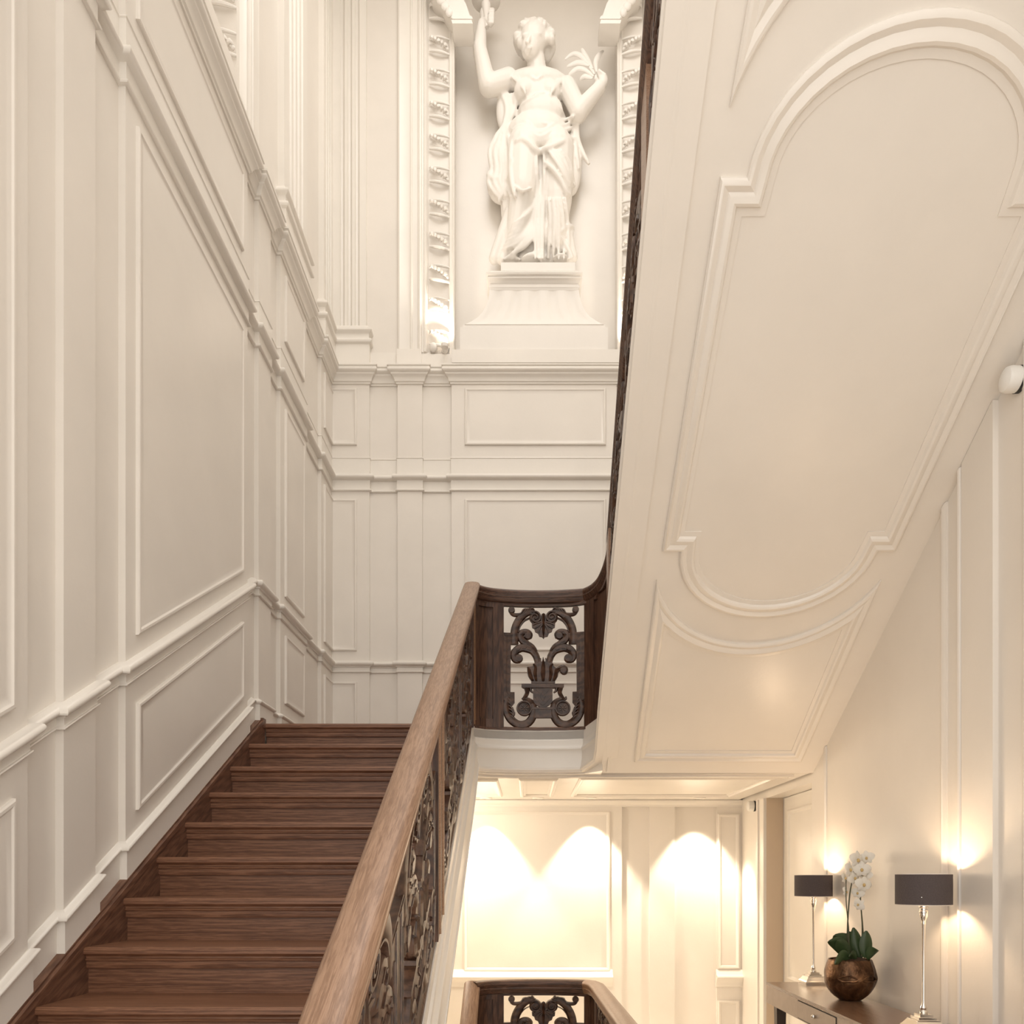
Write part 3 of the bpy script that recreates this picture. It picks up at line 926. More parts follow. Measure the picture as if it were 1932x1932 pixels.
def carve_stand(mp):
    mb = MB()
    plate(mb, [(704, 1312), (1158, 1312), (1158, 1338), (1140, 1352), (722, 1352), (704, 1338)], 0.019, mp)
    sh = [(828, 1350), (1037, 1350), (1037, 1500), (1000, 1535), (960, 1556), (905, 1556), (865, 1535), (828, 1500)]
    plate(mb, sh, 0.012, mp)
    ribbon(mb, [(932, 1390), (962, 1440), (932, 1490), (902, 1440), (932, 1390)], 6, 0.019, mp, 6)
    ribbon(mb, [(848, 1360), (932, 1440), (1016, 1360)], 5, 0.017, mp, 6)
    ribbon(mb, catmull([(850, 1450), (890, 1500), (932, 1535), (975, 1500), (1015, 1450)], 3), 6, 0.018, mp, 6)
    for f in (lambda p: p, mirror):
        ribbon(mb, f(catmull([(760, 1352), (765, 1400), (742, 1450), (722, 1480)], 4)), [30, 24, 22, 26], 0.016, mp)
        ribbon(mb, f(catmull([(722, 1470), (770, 1470), (810, 1500), (835, 1560)], 4)), [16, 16, 14, 12], 0.015, mp, 6)
        ribbon(mb, f([(800, 1350), (808, 1385), (830, 1400)]), [18, 14, 10], 0.014, mp, 6)
    ribbon(mb, catmull([(1120, 1440), (1150, 1475), (1180, 1470), (1180, 1445)], 4), [12, 14, 12, 8], 0.014, mp, 6)
    return mb

def carve_urn(mp):
    mb = MB()
    body = [(815, 1306), (1058, 1306), (1058, 1284), (1090, 1230), (1098, 1160), (1050, 1120), (1030, 1068), (850, 1068), (826, 1120), (762, 1126), (776, 1220), (815, 1284)]
    plate(mb, body, 0.013, mp)
    plate(mb, [(808, 1284), (1064, 1284), (1064, 1308), (808, 1308)], 0.019, mp)
    for pts, w in (([(830, 1280), (800, 1220), (785, 1160), (770, 1130)], [14, 26, 22, 6]), ([(865, 1285), (850, 1200), (855, 1130), (830, 1095)], [14, 26, 20, 8]), ([(937, 1290), (935, 1200), (938, 1120), (938, 1060)], [16, 34, 28, 10]),
                   ([(1005, 1285), (1020, 1200), (1015, 1130), (1040, 1095)], [14, 26, 20, 8]), ([(1045, 1280), (1070, 1220), (1080, 1160), (1110, 1140)], [14, 26, 22, 10])):
        ribbon(mb, catmull(pts, 4), w, 0.024, mp, 8)
    ribbon(mb, catmull([(1080, 1180), (1110, 1140), (1150, 1125), (1180, 1150), (1170, 1190), (1140, 1190)], 4), [22, 24, 24, 24, 22, 18], 0.016, mp)
    disc(mb, 1152, 1165, 38, 0.016, mp, 14)
    for k in range(5):
        ribbon(mb, [(870 + 34 * k, 1068), (872 + 33 * k, 1048), (936 + (k - 2) * 24, 1030 - (8 if k == 2 else 0))], [12, 12, 4], 0.016, mp, 6)
    return mb

def carve_horns(mp):
    mb = MB()
    lo = catmull([(880, 1075), (862, 1010), (825, 955), (770, 928), (710, 920), (650, 948), (622, 1000), (640, 1050), (690, 1050)], 5)
    hi = catmull([(860, 960), (820, 910), (760, 875), (712, 840), (692, 795), (712, 755), (762, 748), (795, 775), (785, 812)], 5)
    for f in (lambda p: p, mirror):
        ribbon(mb, f(lo), [34, 38, 42, 46, 44, 40, 38, 34], 0.018, mp)
        ribbon(mb, f(hi), [22, 34, 40, 38, 34, 32, 28], 0.018, mp)
        for c, r in (((676, 1035), 44), ((772, 792), 40)):
            cc = f([c])[0]
            disc(mb, cc[0], cc[1], r, 0.018, mp, 16)
        for k in range(6):
            a, b = lo[6 + 5 * k], lo[min(10 + 5 * k, len(lo) - 1)]
            ribbon(mb, f([(a[0], a[1] - 6), ((a[0] + b[0]) / 2 + 6, (a[1] + b[1]) / 2 + 10), (b[0], b[1] + 14)]), [5, 10, 4], 0.024, mp, 6)
        for k in range(5):
            a, b = hi[6 + 5 * k], hi[min(10 + 5 * k, len(hi) - 1)]
            ribbon(mb, f([(a[0], a[1] - 4), ((a[0] + b[0]) / 2 + 5, (a[1] + b[1]) / 2 + 6), (b[0], b[1] + 8)]), [5, 9, 4], 0.024, mp, 6)
    return mb
CARVE = [('arch', carve_arch), ('pendant_leaf', carve_pendant), ('stepped_side', lambda mp: carve_side(mp, (lambda p: p,))), ('stepped_side', lambda mp: carve_side(mp, (mirror,))), ('leaf_scroll', carve_cscroll), ('stand', carve_stand), ('urn', carve_urn), ('horn_scrolls', carve_horns)]
def carve_all(mp):
    mb = MB()
    for _, f in CARVE:
        q = f(mp)
        mb.add(q.v, q.f)
    return mb

# handrail section (across, up): broad rounded top, quirk and lower ogee
RAIL = [(-0.030, -0.085), (-0.036, -0.078), (-0.040, -0.062), (-0.046, -0.052), (-0.043, -0.046), (-0.045, -0.040), (-0.050, -0.030), (-0.050, -0.018), (-0.042, -0.007), (-0.026, -0.001), (0, 0.001), (0.026, -0.001), (0.042, -0.007), (0.050, -0.018), (0.050, -0.030), (0.045, -0.040), (0.043, -0.046), (0.046, -0.052), (0.040, -0.062), (0.036, -0.078), (0.030, -0.085)]
def rail_run(pts, prof=RAIL, rng=None):
    return sweep(MB(), pts, prof, lambda a, b, u, i: (a, b, pts[i][2] + u), rng=rng)

# ---- balustrade of the left flight
def zrail(Y): return 1.862 - 0.580 * (5.0 - Y)
bal = thing('stair_balustrade', 'carved oak balustrade with broad pale handrail climbing beside the stair treads', 'balustrade', (-0.35, 1.2, ZFL))
lp = [(-0.350, y, zrail(y)) for y in (1.0, 2.0, 3.0, 4.0, 4.985)]
mk('handrail', rail_run(lp), OAK_RAIL, bal, smooth=50)
XBAL = -0.352
mk('bottom_rail', MB().rings([[(x, y, znos(y) - 0.004 + u) for x, u in ((-0.385, 0.0), (-0.345, 0.0), (-0.345, 0.022), (-0.350, 0.030), (-0.352, 0.045), (-0.38, 0.045))] for y in (1.06, 4.93)]), OAK_DARK, bal, smooth=0)
def zb_l(Y): return znos(Y) + 0.040
def lmap(Ya, Yb):
    def mp(cx, cy, d):
        s = (cx - 515) / 865.0
        t = (1790 - cy) / 1310.0
        Y = Ya + s * (Yb - Ya)
        zt = zrail(Y) - 0.085
        return (XBAL + d * 1.0, Y, zb_l(Y) + t * (zt - zb_l(Y)))
    return mp
def stile(Y0, Y1, parent, zb=zb_l, zt=lambda Y: zrail(Y) - 0.08, xc=XBAL, d=0.022):
    mb = MB().prism([(Y0, zb(Y0) - 0.01), (Y1, zb(Y1) - 0.01), (Y1, zt(Y1)), (Y0, zt(Y0))], lambda a, b, h: (xc + h, a, b), -d, d)
    o = mk('stile', mb, OAK_DARK, parent, smooth=0)
    mb = MB()
    for yy in (Y0 + 0.03, Y1 - 0.03):
        for sg in (-1, 1):
            rr = [[(xc + sg * (d - 0.004 + 0.012 * math.sin(math.pi * j / 4)), yy - 0.02 + 0.01 * j, z(yy)) for j in range(5)] for z in (zb, zt)]
            mb.rings(rr)
    mk('stile_bead', mb, OAK_RAIL, o, smooth=40)
stile(2.93, 3.10, bal)
stile(4.84, 4.965, bal)
stile(1.06, 1.18, bal)
for Ya, Yb in ((3.12, 3.98), (3.98, 4.83), (2.09, 2.92), (1.20, 2.09)):
    mk('carved_panel', carve_all(lmap(Ya, Yb)), OAK_CARVE, bal, smooth=40)

# ---- balustrade across the landing
lbal = thing('stair_balustrade', 'dark carved oak balustrade on the landing with urn and scroll openwork panel', 'balustrade', (0.05, 5.08, ZN))
def yedge(X):
    pts = EDGE
    if X <= pts[0][0]: return pts[0][1] + 0.02
    for p, q in zip(pts, pts[1:]):
        if X <= q[0]:
            return p[1] + (q[1] - p[1]) * (X - p[0]) / (q[0] - p[0]) + 0.02
    return pts[-1][1] + 0.02 - (X - pts[-1][0]) * 1.4
YP = 5.095
def pmap(dx=0.0, dy=0.0, dz=0.0):
    def mp(cx, cy, d):
        x, y = 860 + cx / 5.682, 1060 + cy / 5.682
        X, Z = (x - CX) / F * YP, (CY - y) / F * YP
        return (X + dx, yedge(X) - d + dy, Z + dz)
    return mp
ZRL = 1.835
crail = catmull([(-0.345, 4.99), (-0.26, 5.055), (-0.11, 5.095), (0.06, 5.108), (0.22, 5.10), (0.372, 5.072)], 5)
crail = [(x, y, ZRL) for x, y in crail]
ramp_ = [(0.372, 5.072, ZRL), (0.43, 4.995, 1.838), (0.475, 4.905, 1.862), (0.505, 4.81, 1.915), (0.518, 4.72, 1.975)]
def XRU(Y): return 0.505 + 0.028 * (Y - 4.5)
def zru(Y): return 2.02 + SU * (4.62 - Y)
ramp_c = catmull([r for r in ramp_] + [(XRU(4.62), 4.62, zru(4.62)), (XRU(4.3), 4.3, zru(4.3))], 4)
fullp = crail + ramp_c[1:] + [(XRU(y), y, zru(y)) for y in (3.4, 2.4, 1.4, YU0)]
nc = len(crail) - 1
rmp = lambda a, b, u, i: (a, b, fullp[i][2] + u)
mk('handrail', sweep(MB(), fullp, RAIL, rmp, rng=(0, nc)), OAK_DARKX, lbal, smooth=50)
def edge_member(name, X0, X1, z0, z1, d0, d1, mat=None, n=8, parent=None, dz=0.0):
    xs = [X0 + (X1 - X0) * i / n for i in range(n + 1)]
    rr = [[(x, yedge(x) - d1, z0 + dz), (x, yedge(x) - d1, z1 + dz), (x, yedge(x) - d0, z1 + dz), (x, yedge(x) - d0, z0 + dz)] for x in xs]
    return mk(name, MB().rings(rr), mat or OAK_DARKX, parent or lbal, smooth=20)
def px_x(x): return (x - CX) / F * YP
def px_z(y): return (CY - y) / F * YP
def landing_parts(parent, dz):
    edge_member('bottom_rail', -0.335, px_x(1104), px_z(1379), px_z(1374.5), -0.022, 0.022, parent=parent, dz=dz)
    edge_member('top_rail', -0.335, px_x(1106), px_z(1144.5), px_z(1128), -0.016, 0.016, parent=parent, dz=dz)
    edge_member('top_moulding', -0.335, px_x(1107), px_z(1130), px_z(1120), -0.026, 0.026, parent=parent, dz=dz)
    # solid panelled board at the left
    o = edge_member('side_board', px_x(896), px_x(946), px_z(1375), px_z(1140), -0.006, 0.006, OAK_DARK, parent=parent, dz=dz)
    edge_member('board_stile', px_x(896), px_x(905), px_z(1375), px_z(1140), -0.022, 0.022, OAK_DARK, 2, o, dz)
    edge_member('board_stile', px_x(931), px_x(950.5), px_z(1375), px_z(1140), -0.022, 0.022, OAK_DARK, 2, o, dz)
    edge_member('board_rail', px_x(905), px_x(931), px_z(1150), px_z(1140), -0.022, 0.022, OAK_DARK, 2, o, dz)
    edge_member('board_rail', px_x(905), px_x(931), px_z(1375), px_z(1359), -0.022, 0.022, OAK_DARK, 2, o, dz)
    edge_member('stile', px_x(1101.5), px_x(1112), px_z(1378), px_z(1140), -0.02, 0.02, OAK_DARK, 2, parent, dz)
    for k, (nm, f) in enumerate(CARVE):
        mk(nm, f(pmap(dz=dz)), OAK_CARVE, parent, smooth=40)
landing_parts(lbal, 0.0)

# ---- balustrade of the upper flight
ubal = thing('stair_balustrade', 'dark oak balustrade seen edge-on along the upper flight above the soffit', 'balustrade', (0.48, 3.0, 1.2))
mk('handrail', sweep(MB(), fullp, RAIL, rmp, rng=(nc, len(fullp) - 1)), OAK_DARK, ubal, smooth=50)
def zstr(Y): return 1.01 + SU * (4.85 - Y) if Y < 4.85 else 0.99
# solid panelled board that turns the corner
crv = catmull([(0.385, 5.05), (0.43, 4.985), (0.468, 4.90), (0.495, 4.80), (0.503, 4.70), (0.503, 4.62)], 4)
def board(o0, o1, s0, s1, zb0, zt0, name, parent):
    seg = crv[int(s0 * (len(crv) - 1)):int(s1 * (len(crv) - 1)) + 1]
    ms = mitres(seg)
    rr = []
    for p, m_ in zip(seg, ms):
        yq = p[1]
        zrl = min((abs(q[1] - yq), q[2]) for q in fullp[nc:])[1]
        zb_ = (0.955 if yq > 4.95 else 0.985 + SU * max(0, 4.87 - yq)) + zb0
        zt_ = zrl - 0.08 - zt0
        rr.append([(p[0] + m_[0] * o, p[1] + m_[1] * o, z) for o, z in ((o0, zb_), (o1, zb_), (o1, zt_), (o0, zt_))])
    return mk(name, MB().rings(rr), OAK_DARK, parent, smooth=30)
bd = board(-0.006, 0.006, 0, 1, 0, 0, 'corner_board', ubal)
board(-0.022, 0.022, 0, 0.22, 0, 0, 'board_stile', bd)
board(-0.022, 0.022, 0.85, 1.0, 0, 0, 'board_stile', bd)
board(-0.021, 0.021, 0.0, 1.0, 0.0, 0.79, 'board_rail', bd)
board(-0.021, 0.021, 0.0, 1.0, 0.78, 0.0, 'board_rail', bd)
def xub(Y): return 0.480 + 0.020 * (Y - 4.5)
mk('bottom_rail', MB().rings([[(xub(y) + dx, y, zstr(y) + u) for dx, u in ((-0.03, 0), (0.03, 0), (0.03, 0.03), (-0.02, 0.04), (-0.03, 0.03))] for y in (4.70, YU0)]), OAK_DARK, ubal, smooth=0)
def umap(Ya, Yb):
    def mp(cx, cy, d):
        s = (cx - 515) / 865.0
        t = (1790 - cy) / 1310.0
        Y = Ya + s * (Yb - Ya)
        z0, z1 = zstr(Y) + 0.04, zru(Y) - 0.085
        return (xub(Y) + d, Y, z0 + t * (z1 - z0))
    return mp
for Ya, Yb in ((4.52, 3.75), (3.75, 3.0), (2.85, 2.1), (2.1, 1.35)):
    mk('carved_panel', carve_all(umap(Ya, Yb)), OAK_CARVE, ubal, smooth=40)
for Y0, Y1 in ((4.64, 4.53), (2.99, 2.86), (1.34, 1.2)):
    mb = MB().prism([(Y0, zstr(Y0) + 0.03), (Y1, zstr(Y1) + 0.03), (Y1, zru(Y1) - 0.08), (Y0, zru(Y0) - 0.08)], lambda a, b, h: (xub(Y0) + h, a, b), -0.024, 0.024)
    mk('stile', mb, OAK_RAIL, ubal, smooth=0)

# ---- balustrade round the well on the floor below
DZL = -0.6675 - 1.8235 + 0.0
wbal = thing('stair_balustrade', 'oak balustrade round the lower stairwell with carved urn openwork, by the bottom edge', 'balustrade', (0.05, 5.08, ZFL))
zlo = ZRL + DZL
wp = [(-0.350, 2.2, zlo - 0.58 * 2.80), (-0.350, 4.93, zlo - 0.04)]
mk('sloping_handrail', rail_run([(-0.350, 3.0, zlo - 0.60 * 1.98), (-0.350, 4.0, zlo - 0.6 * 0.98), (-0.350, 5.0, zlo + 0.005)]), OAK_RAIL, wbal, smooth=50)
lowr = [(x, y, zlo) for x, y, z in crail]
rightr = [(0.372, 5.072), (0.405, 5.02), (0.425, 4.93), (0.430, 4.8), (0.452, 3.6), (0.49, 1.6)]
lowfull = lowr + [(x, y, zlo + 0.002) for x, y in rightr[1:]]
lrm = lambda a, b, u, i: (a, b, lowfull[i][2] + u)
mk('handrail', sweep(MB(), lowfull, RAIL, lrm, rng=(0, nc)), OAK_DARKX, wbal, smooth=50)
mk('side_handrail', sweep(MB(), lowfull, RAIL, lrm, rng=(nc, len(lowfull) - 1)), OAK_RAIL, wbal, smooth=50)
landing_parts(wbal, DZL)
edge_member('side_board', px_x(1112), px_x(1128), px_z(1375), px_z(1140), -0.012, 0.012, OAK_DARK, 3, wbal, DZL)
def rmap(Ya, Yb):
    def mp(cx, cy, d):
        s = (cx - 515) / 865.0
        t = (1790 - cy) / 1310.0
        Y = Ya + s * (Yb - Ya)
        return (0.437 + 0.02 * (4.8 - Y) - d, Y, ZFL + 0.06 + t * (zlo - 0.09 - ZFL - 0.06))
    return mp
for Ya, Yb in ((4.86, 4.30), (4.28, 3.72), (3.70, 3.14)):
    mk('carved_panel', carve_all(rmap(Ya, Yb)), OAK_CARVE, wbal, smooth=40)
mk('bottom_rail', MB().rings([[(0.437 + 0.02 * (4.8 - y) + dx, y, ZFL + u) for dx, u in ((-0.03, 0.002), (0.03, 0.002), (0.03, 0.05), (-0.03, 0.05))] for y in (4.95, 1.7)]), OAK_DARK, wbal, smooth=0)
for Y0 in (4.90, 3.08, 1.75):
    mk('stile', MB().box(0.437 + 0.02 * (4.8 - Y0) - 0.022, 0.437 + 0.02 * (4.8 - Y0) + 0.022, Y0 - 0.04, Y0 + 0.04, ZFL + 0.04, zlo - 0.08), OAK_DARK, wbal, smooth=0)

# ------------------------------------------------------------------ statue on its pedestal in the niche
YST = 6.95
def sp(x, y, d=0.0):
    """statue point from the photo, d metres forward of the niche plane YST"""
    Y = YST - d
    return ((x - CX) / F * Y, Y, (CY - y) / F * Y)
K = YST / F                                    # metres per photo pixel there
ped = thing('pedestal', 'flared fluted white plaster pedestal carrying the statue in the niche', 'pedestal', sp(1008, 662))
PD0, PD1 = YST - 0.25, YF + 0.269
def pf(x, y, d0=0.0): return sp(x, y, YST - PD0 - d0)
def pbox(mb, x0, x1, y0, y1, d0=0.0):
    a, b = pf(x0, y0, d0), pf(x1, y1, d0)
    mb.box(a[0], b[0], PD0 + d0, PD1, min(a[2], b[2]), max(a[2], b[2]))
    return mb
zbase = NFZ + 0.001
mb = MB(); a, b = pf(868, 617), pf(1147, 662)
mb.box(a[0], b[0], PD0, PD1, NFZ + 0.0005, a[2])
mk('base_block', mb, PLASTER, ped, smooth=0)
mk('base_fillet', pbox(MB(), 873, 1142, 612, 618, 0.006), PLASTER, ped, smooth=0)
# concave flare with shallow flutes
half = [(612, 131), (606, 118), (598, 106), (588, 97), (577, 91), (565, 87), (555, 85), (546, 84)]
rr = []
NF = 60
for y, w in half:
    ring = []
    dep = (w - 84) * K * 0.22
    for j in range(NF + 1):
        t = -1 + 2 * j / NF
        fl = 0.0
        ph = ((t + 1) / 2 * 5.0) % 1.0
        if 550 < y < 608 and 0.18 < ph < 0.82:
            fl = 0.010 * math.sin(math.pi * (ph - 0.18) / 0.64)
        p = pf(1008 + t * w, y, 0.05 - dep)
        ring.append((p[0], PD0 + 0.05 - dep + fl, p[2]))
    p0, p1 = pf(1008 - w, y, 0.05 - dep), pf(1008 + w, y, 0.05 - dep)
    ring += [(p1[0], PD1, p1[2]), (p0[0], PD1, p0[2])]
    rr.append(ring)
mk('flared_body', MB().rings(rr), PLASTER, ped, smooth=30)
cap = [(548, 82, 0.05), (544, 84, 0.045), (541, 86, 0.04), (536, 83, 0.046), (529, 87, 0.03), (524, 90, 0.012), (521, 87, 0.016), (517, 90, 0.0), (513, 91, -0.006), (511, 80, 0.03)]
rr = []
for y, w, d in cap:
    p0, p1 = pf(1008 - w, y, d), pf(1008 + w, y, d)
    rr.append([(p0[0], PD0 + d, p0[2]), (p1[0], PD0 + d, p1[2]), (p1[0], PD1, p1[2]), (p0[0], PD1, p0[2])])
mk('moulded_cap', MB().rings(rr), PLASTER, ped, smooth=0)
mk('plinth', pbox(MB(), 945, 1085, 495, 511, 0.02), PLASTER, ped, smooth=0)

statue = thing('statue', 'white plaster statue of a draped woman raising one arm in the niche', 'statue', sp(1008, 495))
def P(x, y, d): return sp(x, y, d)
fig = MB()
FIGL = []
def caps(p, q, r0, r1, n=8):
    """p, q = (photo x, photo y, metres forward); radii in photo pixels"""
    for i in range(n + 1):
        t = i / n
        FIGL.append((p[0] + (q[0] - p[0]) * t, p[1] + (q[1] - p[1]) * t, p[2] + (q[2] - p[2]) * t, r0 + (r1 - r0) * t, r0 + (r1 - r0) * t, r0 + (r1 - r0) * t))
    a, b = Vector(P(*p)), Vector(P(*q))
    fig.tube([a + (b - a) * i / n for i in range(n + 1)], [(r0 + (r1 - r0) * i / n) * K for i in range(n + 1)], 14)
    fig.ell(a, (r0 * K,) * 3); fig.ell(b, (r1 * K,) * 3)
def E_(x, y, d, rx, rd, rz, rot=None, rec=True):
    fig.ell(P(x, y, d), (rx * K, rd * K, rz * K), 16, 12, rot)
    if rec:
        FIGL.append((x, y, d, rx, rd, rz))
def front(x, y):
    best = 0.03
    for cx, cy, d, rx, rd, rz in FIGL:
        q = 1 - ((x - cx) / rx) ** 2 - ((y - cy) / rz) ** 2
        if q > 0:
            best = max(best, d + rd * K * math.sqrt(q))
    return best
tilt = Matrix.Rotation(0.25, 3, 'Y') @ Matrix.Rotation(-0.35, 3, 'X')
# head, turned up and to the left
E_(1007, 77, 0.12, 25, 27, 33, tilt)
E_(1001, 92, 0.155, 17, 18, 19, tilt)                      # jaw
E_(995, 98, 0.20, 6, 6, 6)                                 # chin
fig.tube([P(1001, 66, 0.225), P(996, 77, 0.252), P(994, 83, 0.250)], [3.0 * K, 4.0 * K, 4.6 * K], 8)   # nose
E_(1013, 65, 0.222, 9, 5, 3.0); E_(991, 67, 0.215, 7, 5, 3.0)    # brows
E_(1012, 71, 0.215, 5, 4, 2.6); E_(991, 72, 0.208, 4, 4, 2.6)    # eyes
E_(998, 89, 0.232, 6, 3.5, 2.0); E_(998, 92.5, 0.229, 5, 3.5, 2)   # lips
# hair and wreath
rnd = random.Random(3)
for k in range(34):
    a = rnd.uniform(-0.35, math.pi + 0.35)
    rx = 27 + rnd.uniform(-2, 6)
    E_(1009 + rx * math.cos(a), 72 - 30 * math.sin(a), 0.09 + rnd.uniform(-0.03, 0.08), rnd.uniform(6, 9), 9, rnd.uniform(5, 8), None, False)
for pts in ([(1030, 58), (1038, 76), (1040, 96), (1034, 114)], [(1026, 64), (1032, 86), (1030, 106), (1024, 116)], [(1036, 70), (1043, 88), (1038, 106), (1030, 118)], [(982, 62), (977, 82), (982, 98), (990, 112)], [(986, 58), (974, 74), (976, 90), (982, 104)]):
    pp = catmull(pts, 3)
    fig.tube([P(x, y, 0.12 - 0.012 * i) for i, (x, y) in enumerate(pp)], [(7.5 - 0.4 * i) * K for i in range(len(pp))], 8)
for k in range(8):
    x = 984 + 6.2 * k
    E_(x, 47 - 5 * math.sin(math.pi * k / 7), 0.17, 4.0, 6, 5, None, False)
E_(991, 38, 0.16, 2.6, 3, 5, None, False); E_(1018, 41, 0.19, 6, 5, 6, None, False); E_(1026, 44, 0.17, 6, 5, 6, None, False); E_(1004, 36, 0.17, 4, 4, 3, None, False)
# neck and trunk
caps((1011, 106, 0.09), (1013, 146, 0.05), 16, 20)
E_(1013, 158, 0.03, 60, 26, 22)
E_(990, 172, 0.09, 20, 16, 18); E_(1037, 173, 0.085, 20, 16, 18)     # breasts
E_(1014, 186, 0.03, 44, 26, 30)
E_(1021, 212, 0.06, 42, 24, 32)                                      # belly
E_(1014, 250, 0.04, 56, 30, 34)                                      # hips
# arm raised at the left, bent at the elbow
caps((960, 152, 0.03), (922, 163, 0.09), 19, 17)
caps((920, 162, 0.09), (905, 92, 0.12), 17, 13)
caps((905, 92, 0.12), (909, 46, 0.11), 13, 8.5)
E_(916, 28, 0.11, 11, 9, 16)
for k in range(4):
    fig.tube([P(920, 18 + 7 * k, 0.13), P(931, 19 + 7 * k, 0.15), P(930, 22 + 7 * k, 0.18), P(921, 22 + 7 * k, 0.18)], [3.6 * K, 3.6 * K, 3.4 * K, 2.6 * K], 8)
fig.tube([P(915, 34, 0.14), P(923, 44, 0.16), P(928, 50, 0.16)], [4.2 * K, 4 * K, 3.2 * K], 8)
# arm bent up at the right
caps((1070, 168, 0.03), (1093, 212, 0.09), 19, 16)
caps((1093, 210, 0.09), (1131, 166, 0.14), 16, 11)
E_(1138, 152, 0.14, 9, 8, 13)
for k in range(4):
    fig.tube([P(1132 + 3 * k, 146, 0.15), P(1128 + 3.5 * k, 136 + 2 * k, 0.16), P(1131 + 4 * k, 130 + 3 * k, 0.18)], [3.2 * K, 3 * K, 2.4 * K], 8)
fig.tube([P(1130, 156, 0.16), P(1124, 148, 0.18), P(1124, 142, 0.18)], [3.6 * K, 3.4 * K, 2.6 * K], 8)
# legs under the cloth, feet
caps((990, 280, 0.06), (986, 362, 0.12), 33, 25)
caps((986, 362, 0.12), (966, 476, 0.06), 24, 13)
caps((1048, 286, 0.03), (1052, 378, 0.06), 36, 27)
caps((1052, 378, 0.06), (1046, 478, 0.05), 27, 15)
E_(1003, 487, 0.12, 20, 12, 7, Matrix.Rotation(-0.2, 3, 'Y')); E_(1022, 490, 0.15, 4.5, 5, 4.5)
E_(1058, 489, 0.12, 14, 14, 5)
# skirt
E_(1010, 390, 0.0, 66, 24, 100); E_(1004, 452, 0.02, 68, 26, 42)
E_(948, 300, 0.0, 24, 14, 46); E_(944, 345, 0.0, 26, 14, 40); E_(1078, 310, 0.0, 20, 14, 60); E_(952, 210, 0.0, 16, 10, 40)
for x1, y1, x0, y0 in ((932, 488, 962, 400), (948, 490, 972, 400), (966, 490, 980, 400), (986, 490, 992, 390), (1024, 489, 1016, 330), (1040, 490, 1040, 400), (1072, 489, 1062, 400), (1080, 486, 1068, 430)):
    caps((x0, y0, 0.05), (x1, y1, 0.05), 10, 10)
# ---- folds follow the surface beneath them
def fold(pts, r, off=0.006):
    pp = catmull(pts, 6)
    n_ = len(pp)
    ds = [front(x, y) for x, y in pp]
    for _ in range(3):
        ds = [ds[0]] + [(ds[i - 1] + 2 * ds[i] + ds[i + 1]) / 4 for i in range(1, n_ - 1)] + [ds[-1]]
    rad = [r * K * (0.4 + 0.6 * math.sin(math.pi * (0.10 + 0.82 * i / (n_ - 1)))) for i in range(n_)]
    fig.tube([P(x, y, d + off) for (x, y), d in zip(pp, ds)], rad, 10)
# bodice hem under the breasts and neckline
fold([(974, 224), (982, 202), (1000, 188), (1020, 183), (1042, 190), (1058, 206), (1068, 226)], 3.2)
fold([(1006, 184), (1016, 179), (1028, 176)], 4.5)
fold([(996, 140), (1011, 150), (1026, 140)], 2.6)
for k in range(3):
    fold([(964 + 5 * k, 144), (980 + 4 * k, 158 + 2 * k), (992, 176 + 3 * k)], 2.6); fold([(1064 - 5 * k, 150), (1050 - 3 * k, 162), (1038, 178 + 2 * k)], 2.6)
# overfold round the hips
fold([(972, 268), (984, 264), (998, 270), (1010, 284), (1018, 287), (1036, 279), (1062, 268), (1088, 262)], 6.5, 0.014)
for k, (dy, r) in enumerate(((-10, 5), (-20, 5), (-30, 4.5))):
    fold([(966, 266 + dy), (986, 258 + dy), (1004, 268 + dy * 0.8), (1020, 276 + dy * 0.8), (1044, 266 + dy), (1082, 250 + dy)], r, 0.008)
fold([(1000, 238), (1018, 246), (1040, 240), (1066, 222)], 3.6); fold([(1012, 228), (1032, 234), (1052, 226)], 3)
fold([(972, 262), (984, 250), (994, 243)], 4, 0.012); fold([(986, 258), (1000, 256), (1012, 264)], 4, 0.014)
# cloth hanging from the raised arm
for k in range(5):
    fold([(946 + 6 * k, 176), (956 + 4 * k, 205), (950 + 2 * k, 238), (934 + 7 * k, 262 + 4 * k), (928 + 9 * k, 300 + 6 * k)], 4.6, 0.012)
for k in range(5):
    fold([(936 + 8 * k, 256), (924 + 10 * k, 286), (928 + 9 * k, 320), (922 + 11 * k, 346), (940 + 8 * k, 372)], 5, 0.010)
fold([(934, 318), (922, 330), (934, 338), (950, 328)], 5, 0.012)
fold([(966, 300), (962, 330), (952, 356), (940, 382)], 4.6, 0.014)
# between the legs, and the sweep across the left shin
for x in (1012, 1019, 1026):
    fold([(x, 290), (x + 1, 350), (x - 2, 420), (x - 2, 489)], 4.2, 0.012)
for k in range(7):
    fold([(1013 - k, 364 + 9 * k), (1006 - 2 * k, 388 + 9 * k), (990 - 3 * k, 408 + 9 * k), (966 - 3 * k, 424 + 8 * k)], 3.8, 0.008)
for k in range(5):
    fold([(1010, 404 + 10 * k), (1000 - 2 * k, 440 + 6 * k), (982 - 4 * k, 468 + 3 * k), (950 - 1 * k + 9 * k, 490)], 4, 0.010)
fold([(972, 352), (986, 360), (1004, 354)], 3, 0.006)
